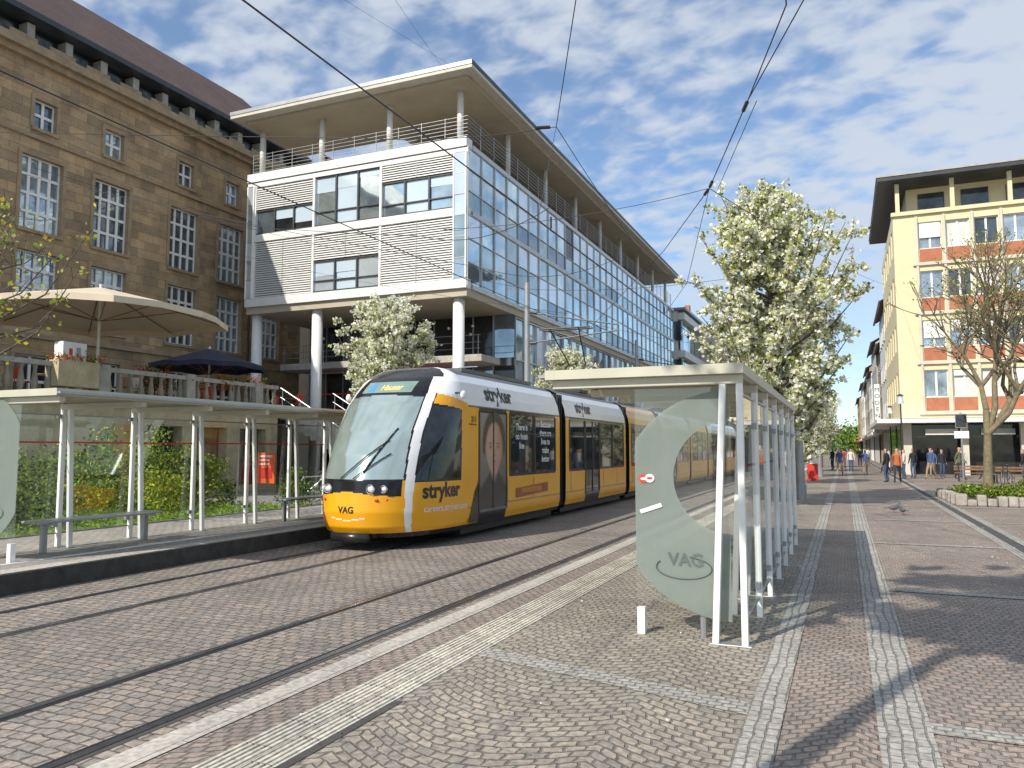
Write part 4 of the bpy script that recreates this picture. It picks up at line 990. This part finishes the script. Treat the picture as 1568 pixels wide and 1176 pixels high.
def bike(x,y,z,rz):
    e=root('bicycle',(x,y,z),rz); m=MB()
    for c in(-.52,.52):
        m.ring((c,0,.34),.33,.016,'Y',rubber,22,5)
        for k in range(8): a=math.pi*k/8; m.cyl((c-.32*math.cos(a),0,.34-.32*math.sin(a)),(c+.32*math.cos(a),0,.34+.32*math.sin(a)),.003,steel,n=3)
    fr=random.choice([darkmetal,redp,steel])
    for p,q in(((-.52,.34),(-.15,.30)),((-.52,.34),(-.25,.8)),((-.15,.30),(-.28,.92)),((-.15,.30),(.36,.75)),((-.25,.78),(.36,.82)),((.52,.34),(.34,.95))): m.cyl((p[0],0,p[1]),(q[0],0,q[1]),.02,fr,n=6)
    m.cyl((.34,-.26,.98),(.34,.26,.98),.014,darkmetal,n=6); m.ell((-.29,0,.95),.13,.07,.035,black); m.ring((-.15,.03,.3),.09,.01,'Y',steel,12,4)
    m.build('frame_and_wheels',e)
for k in range(5): bike(-15.8+k*.75,20.3+R(-.1,.1),0,R(-.15,.15)+.5)
for k in range(3): bike(6.8+k*.8,42+R(-.2,.2),0,1.5+R(-.2,.2))

# ------------------------------------------------------------------ people
skinm=M('skin',(.50,.30,.22),.6,0,.06); shoe=M('shoes',(.04,.035,.03),.6)
def person_mesh(seed,jacket,trouser,hair,stride,female=False):
    st_=stride
    V=[];E=[];Rd=[]
    def v(p,r,par=None):
        V.append(p);Rd.append(r)
        if par is not None:E.append((par,len(V)-1))
        return len(V)-1
    pel=v((0,0,.93),(.15,.11)); wa=v((0,0,1.08),(.135,.10),pel); ch=v((0,-.01,1.28),(.165,.115),wa); sh_=v((0,-.01,1.41),(.12,.09),ch); nk=v((0,0,1.49),(.052,.052),sh_); hd=v((0,.01,1.585),(.072,.082),nk); hd2=v((0,.01,1.66),(.078,.09),hd); v((0,.0,1.72),(.05,.055),hd2)
    for s in(-1,1):
        hp=v((s*.09,0,.88),(.088,.09),pel); kn=v((s*.095,s*st_*.22+.04,.49),(.062,.062),hp); an=v((s*.095,s*st_*.40-.03,.10),(.042,.045),kn); v((s*.10,s*st_*.40+.12,.045),(.04,.035),an)
        so_=v((s*.175,-.01,1.385),(.06,.06),sh_); el_=v((s*.225,-s*st_*.14-.02,1.12),(.045,.045),so_); wr=v((s*.235,-s*st_*.25+.08,.88),(.03,.03),el_); v((s*.235,-s*st_*.27+.10,.80),(.032,.02),wr)
    me=bpy.data.meshes.new('p'); me.from_pydata(V,E,[]); o=bpy.data.objects.new('p',me); sc.collection.objects.link(o)
    md=o.modifiers.new('s','SKIN'); md.use_smooth_shade=True
    for i,r in enumerate(Rd): me.skin_vertices[0].data[i].radius=r
    me.skin_vertices[0].data[0].use_root=True
    sb=o.modifiers.new('sub','SUBSURF'); sb.levels=1; sb.render_levels=1
    dg=bpy.context.evaluated_depsgraph_get(); dg.update(); m2=bpy.data.meshes.new_from_object(o.evaluated_get(dg)); bpy.data.objects.remove(o)
    m2.materials.clear()
    for q in(skinm,jacket,trouser,shoe,hair): m2.materials.append(q)
    for p in m2.polygons:
        c=p.center; k=0
        if c.z<.09:k=3
        elif c.z<.90 and abs(c.x)<.2:k=2
        elif c.z<1.47 and not(abs(c.x)>.19 and c.z<.87):k=1
        elif c.z>1.675 or (c.z>(1.40 if female else 1.56) and c.y<-.02): k=4
        p.material_index=k; p.use_smooth=True
    return m2
def cl(n,c): return M(n,c,.85,0,.12,8)
cs=[cl('jacket_black',(.025,.025,.03)),cl('jacket_rust',(.42,.13,.05)),cl('jacket_blue',(.06,.1,.22)),cl('jacket_white',(.6,.6,.58)),cl('jacket_olive',(.12,.12,.06)),cl('jacket_red',(.4,.05,.04))]
tsr=[cl('jeans',(.05,.08,.15)),cl('trousers_dark',(.03,.03,.035)),cl('trousers_tan',(.3,.22,.14))]
hr=[cl('hair_brown',(.08,.045,.025)),cl('hair_blond',(.35,.24,.1)),cl('hair_dark',(.02,.015,.012))]
pm=[person_mesh(i,cs[i],tsr[i%3],hr[i%3],(.0,1,.9,.15,.7,1)[i],i%2==0) for i in range(6)]
pl_=[(1.9,43,0,1,0),(2.35,42.5,0,3.0,1),(1.2,55,0,0,2),(.4,62,0,3.1,3),(2.6,60,0,2,4),(-.3,52,0,3.0,2),(-.1,70,0,0,5),(1.3,80,0,3,0),(2.1,85,0,0,3),(.6,95,0,3,4),(3.0,48,0,1.5,3),(3.6,50,0,.5,0),(4.4,49,0,2.6,2),(5.2,51.5,0,3.6,0),(6.3,52,0,.2,3),(7.2,50,0,2,4),(-.9,66,0,1,0),(.9,110,0,0,1),(2.6,100,0,1,2),(-.5,88,0,3,0),(4.9,53.5,0,3,2),(8.6,48,0,1.2,0),(5.8,49,0,4.2,4)]
for (x,y,z,r,i) in pl_:
    e=root('pedestrian',(x,y,z),r); s=R(.94,1.04); e.scale=(s,s,s)
    o=bpy.data.objects.new('body',pm[i]); sc.collection.objects.link(o); o.parent=e
pg=M('pigeon_grey',(.10,.11,.13),.6)
def pigeon(x,y,rz):
    e=root('pigeon',(x,y,.008),rz); m=MB(); g=pg
    m.ell((0,0,.13),.13,.06,.06,g); m.ell((.11,0,.19),.04,.035,.06,g); m.ell((.14,0,.245),.032,.025,.027,g); m.cyl((.165,0,.243),(.195,0,.235),.008,black,.002,n=6); m.hexa([(a,b,c) for a in(-.24,-.09) for b in(-.025,.025) for c in(.11,.13)],g)
    for s in(-.02,.02): m.cyl((.02,s,.0),(.0,s,.09),.005,redp,n=5); m.cyl((.02,s,.003),(.05,s,.003),.004,redp,n=4)
    m.build('body',e,smooth=True)
pigeon(1.15,23,.3); pigeon(1.32,22.3,2)
print('objects',len(bpy.data.objects))
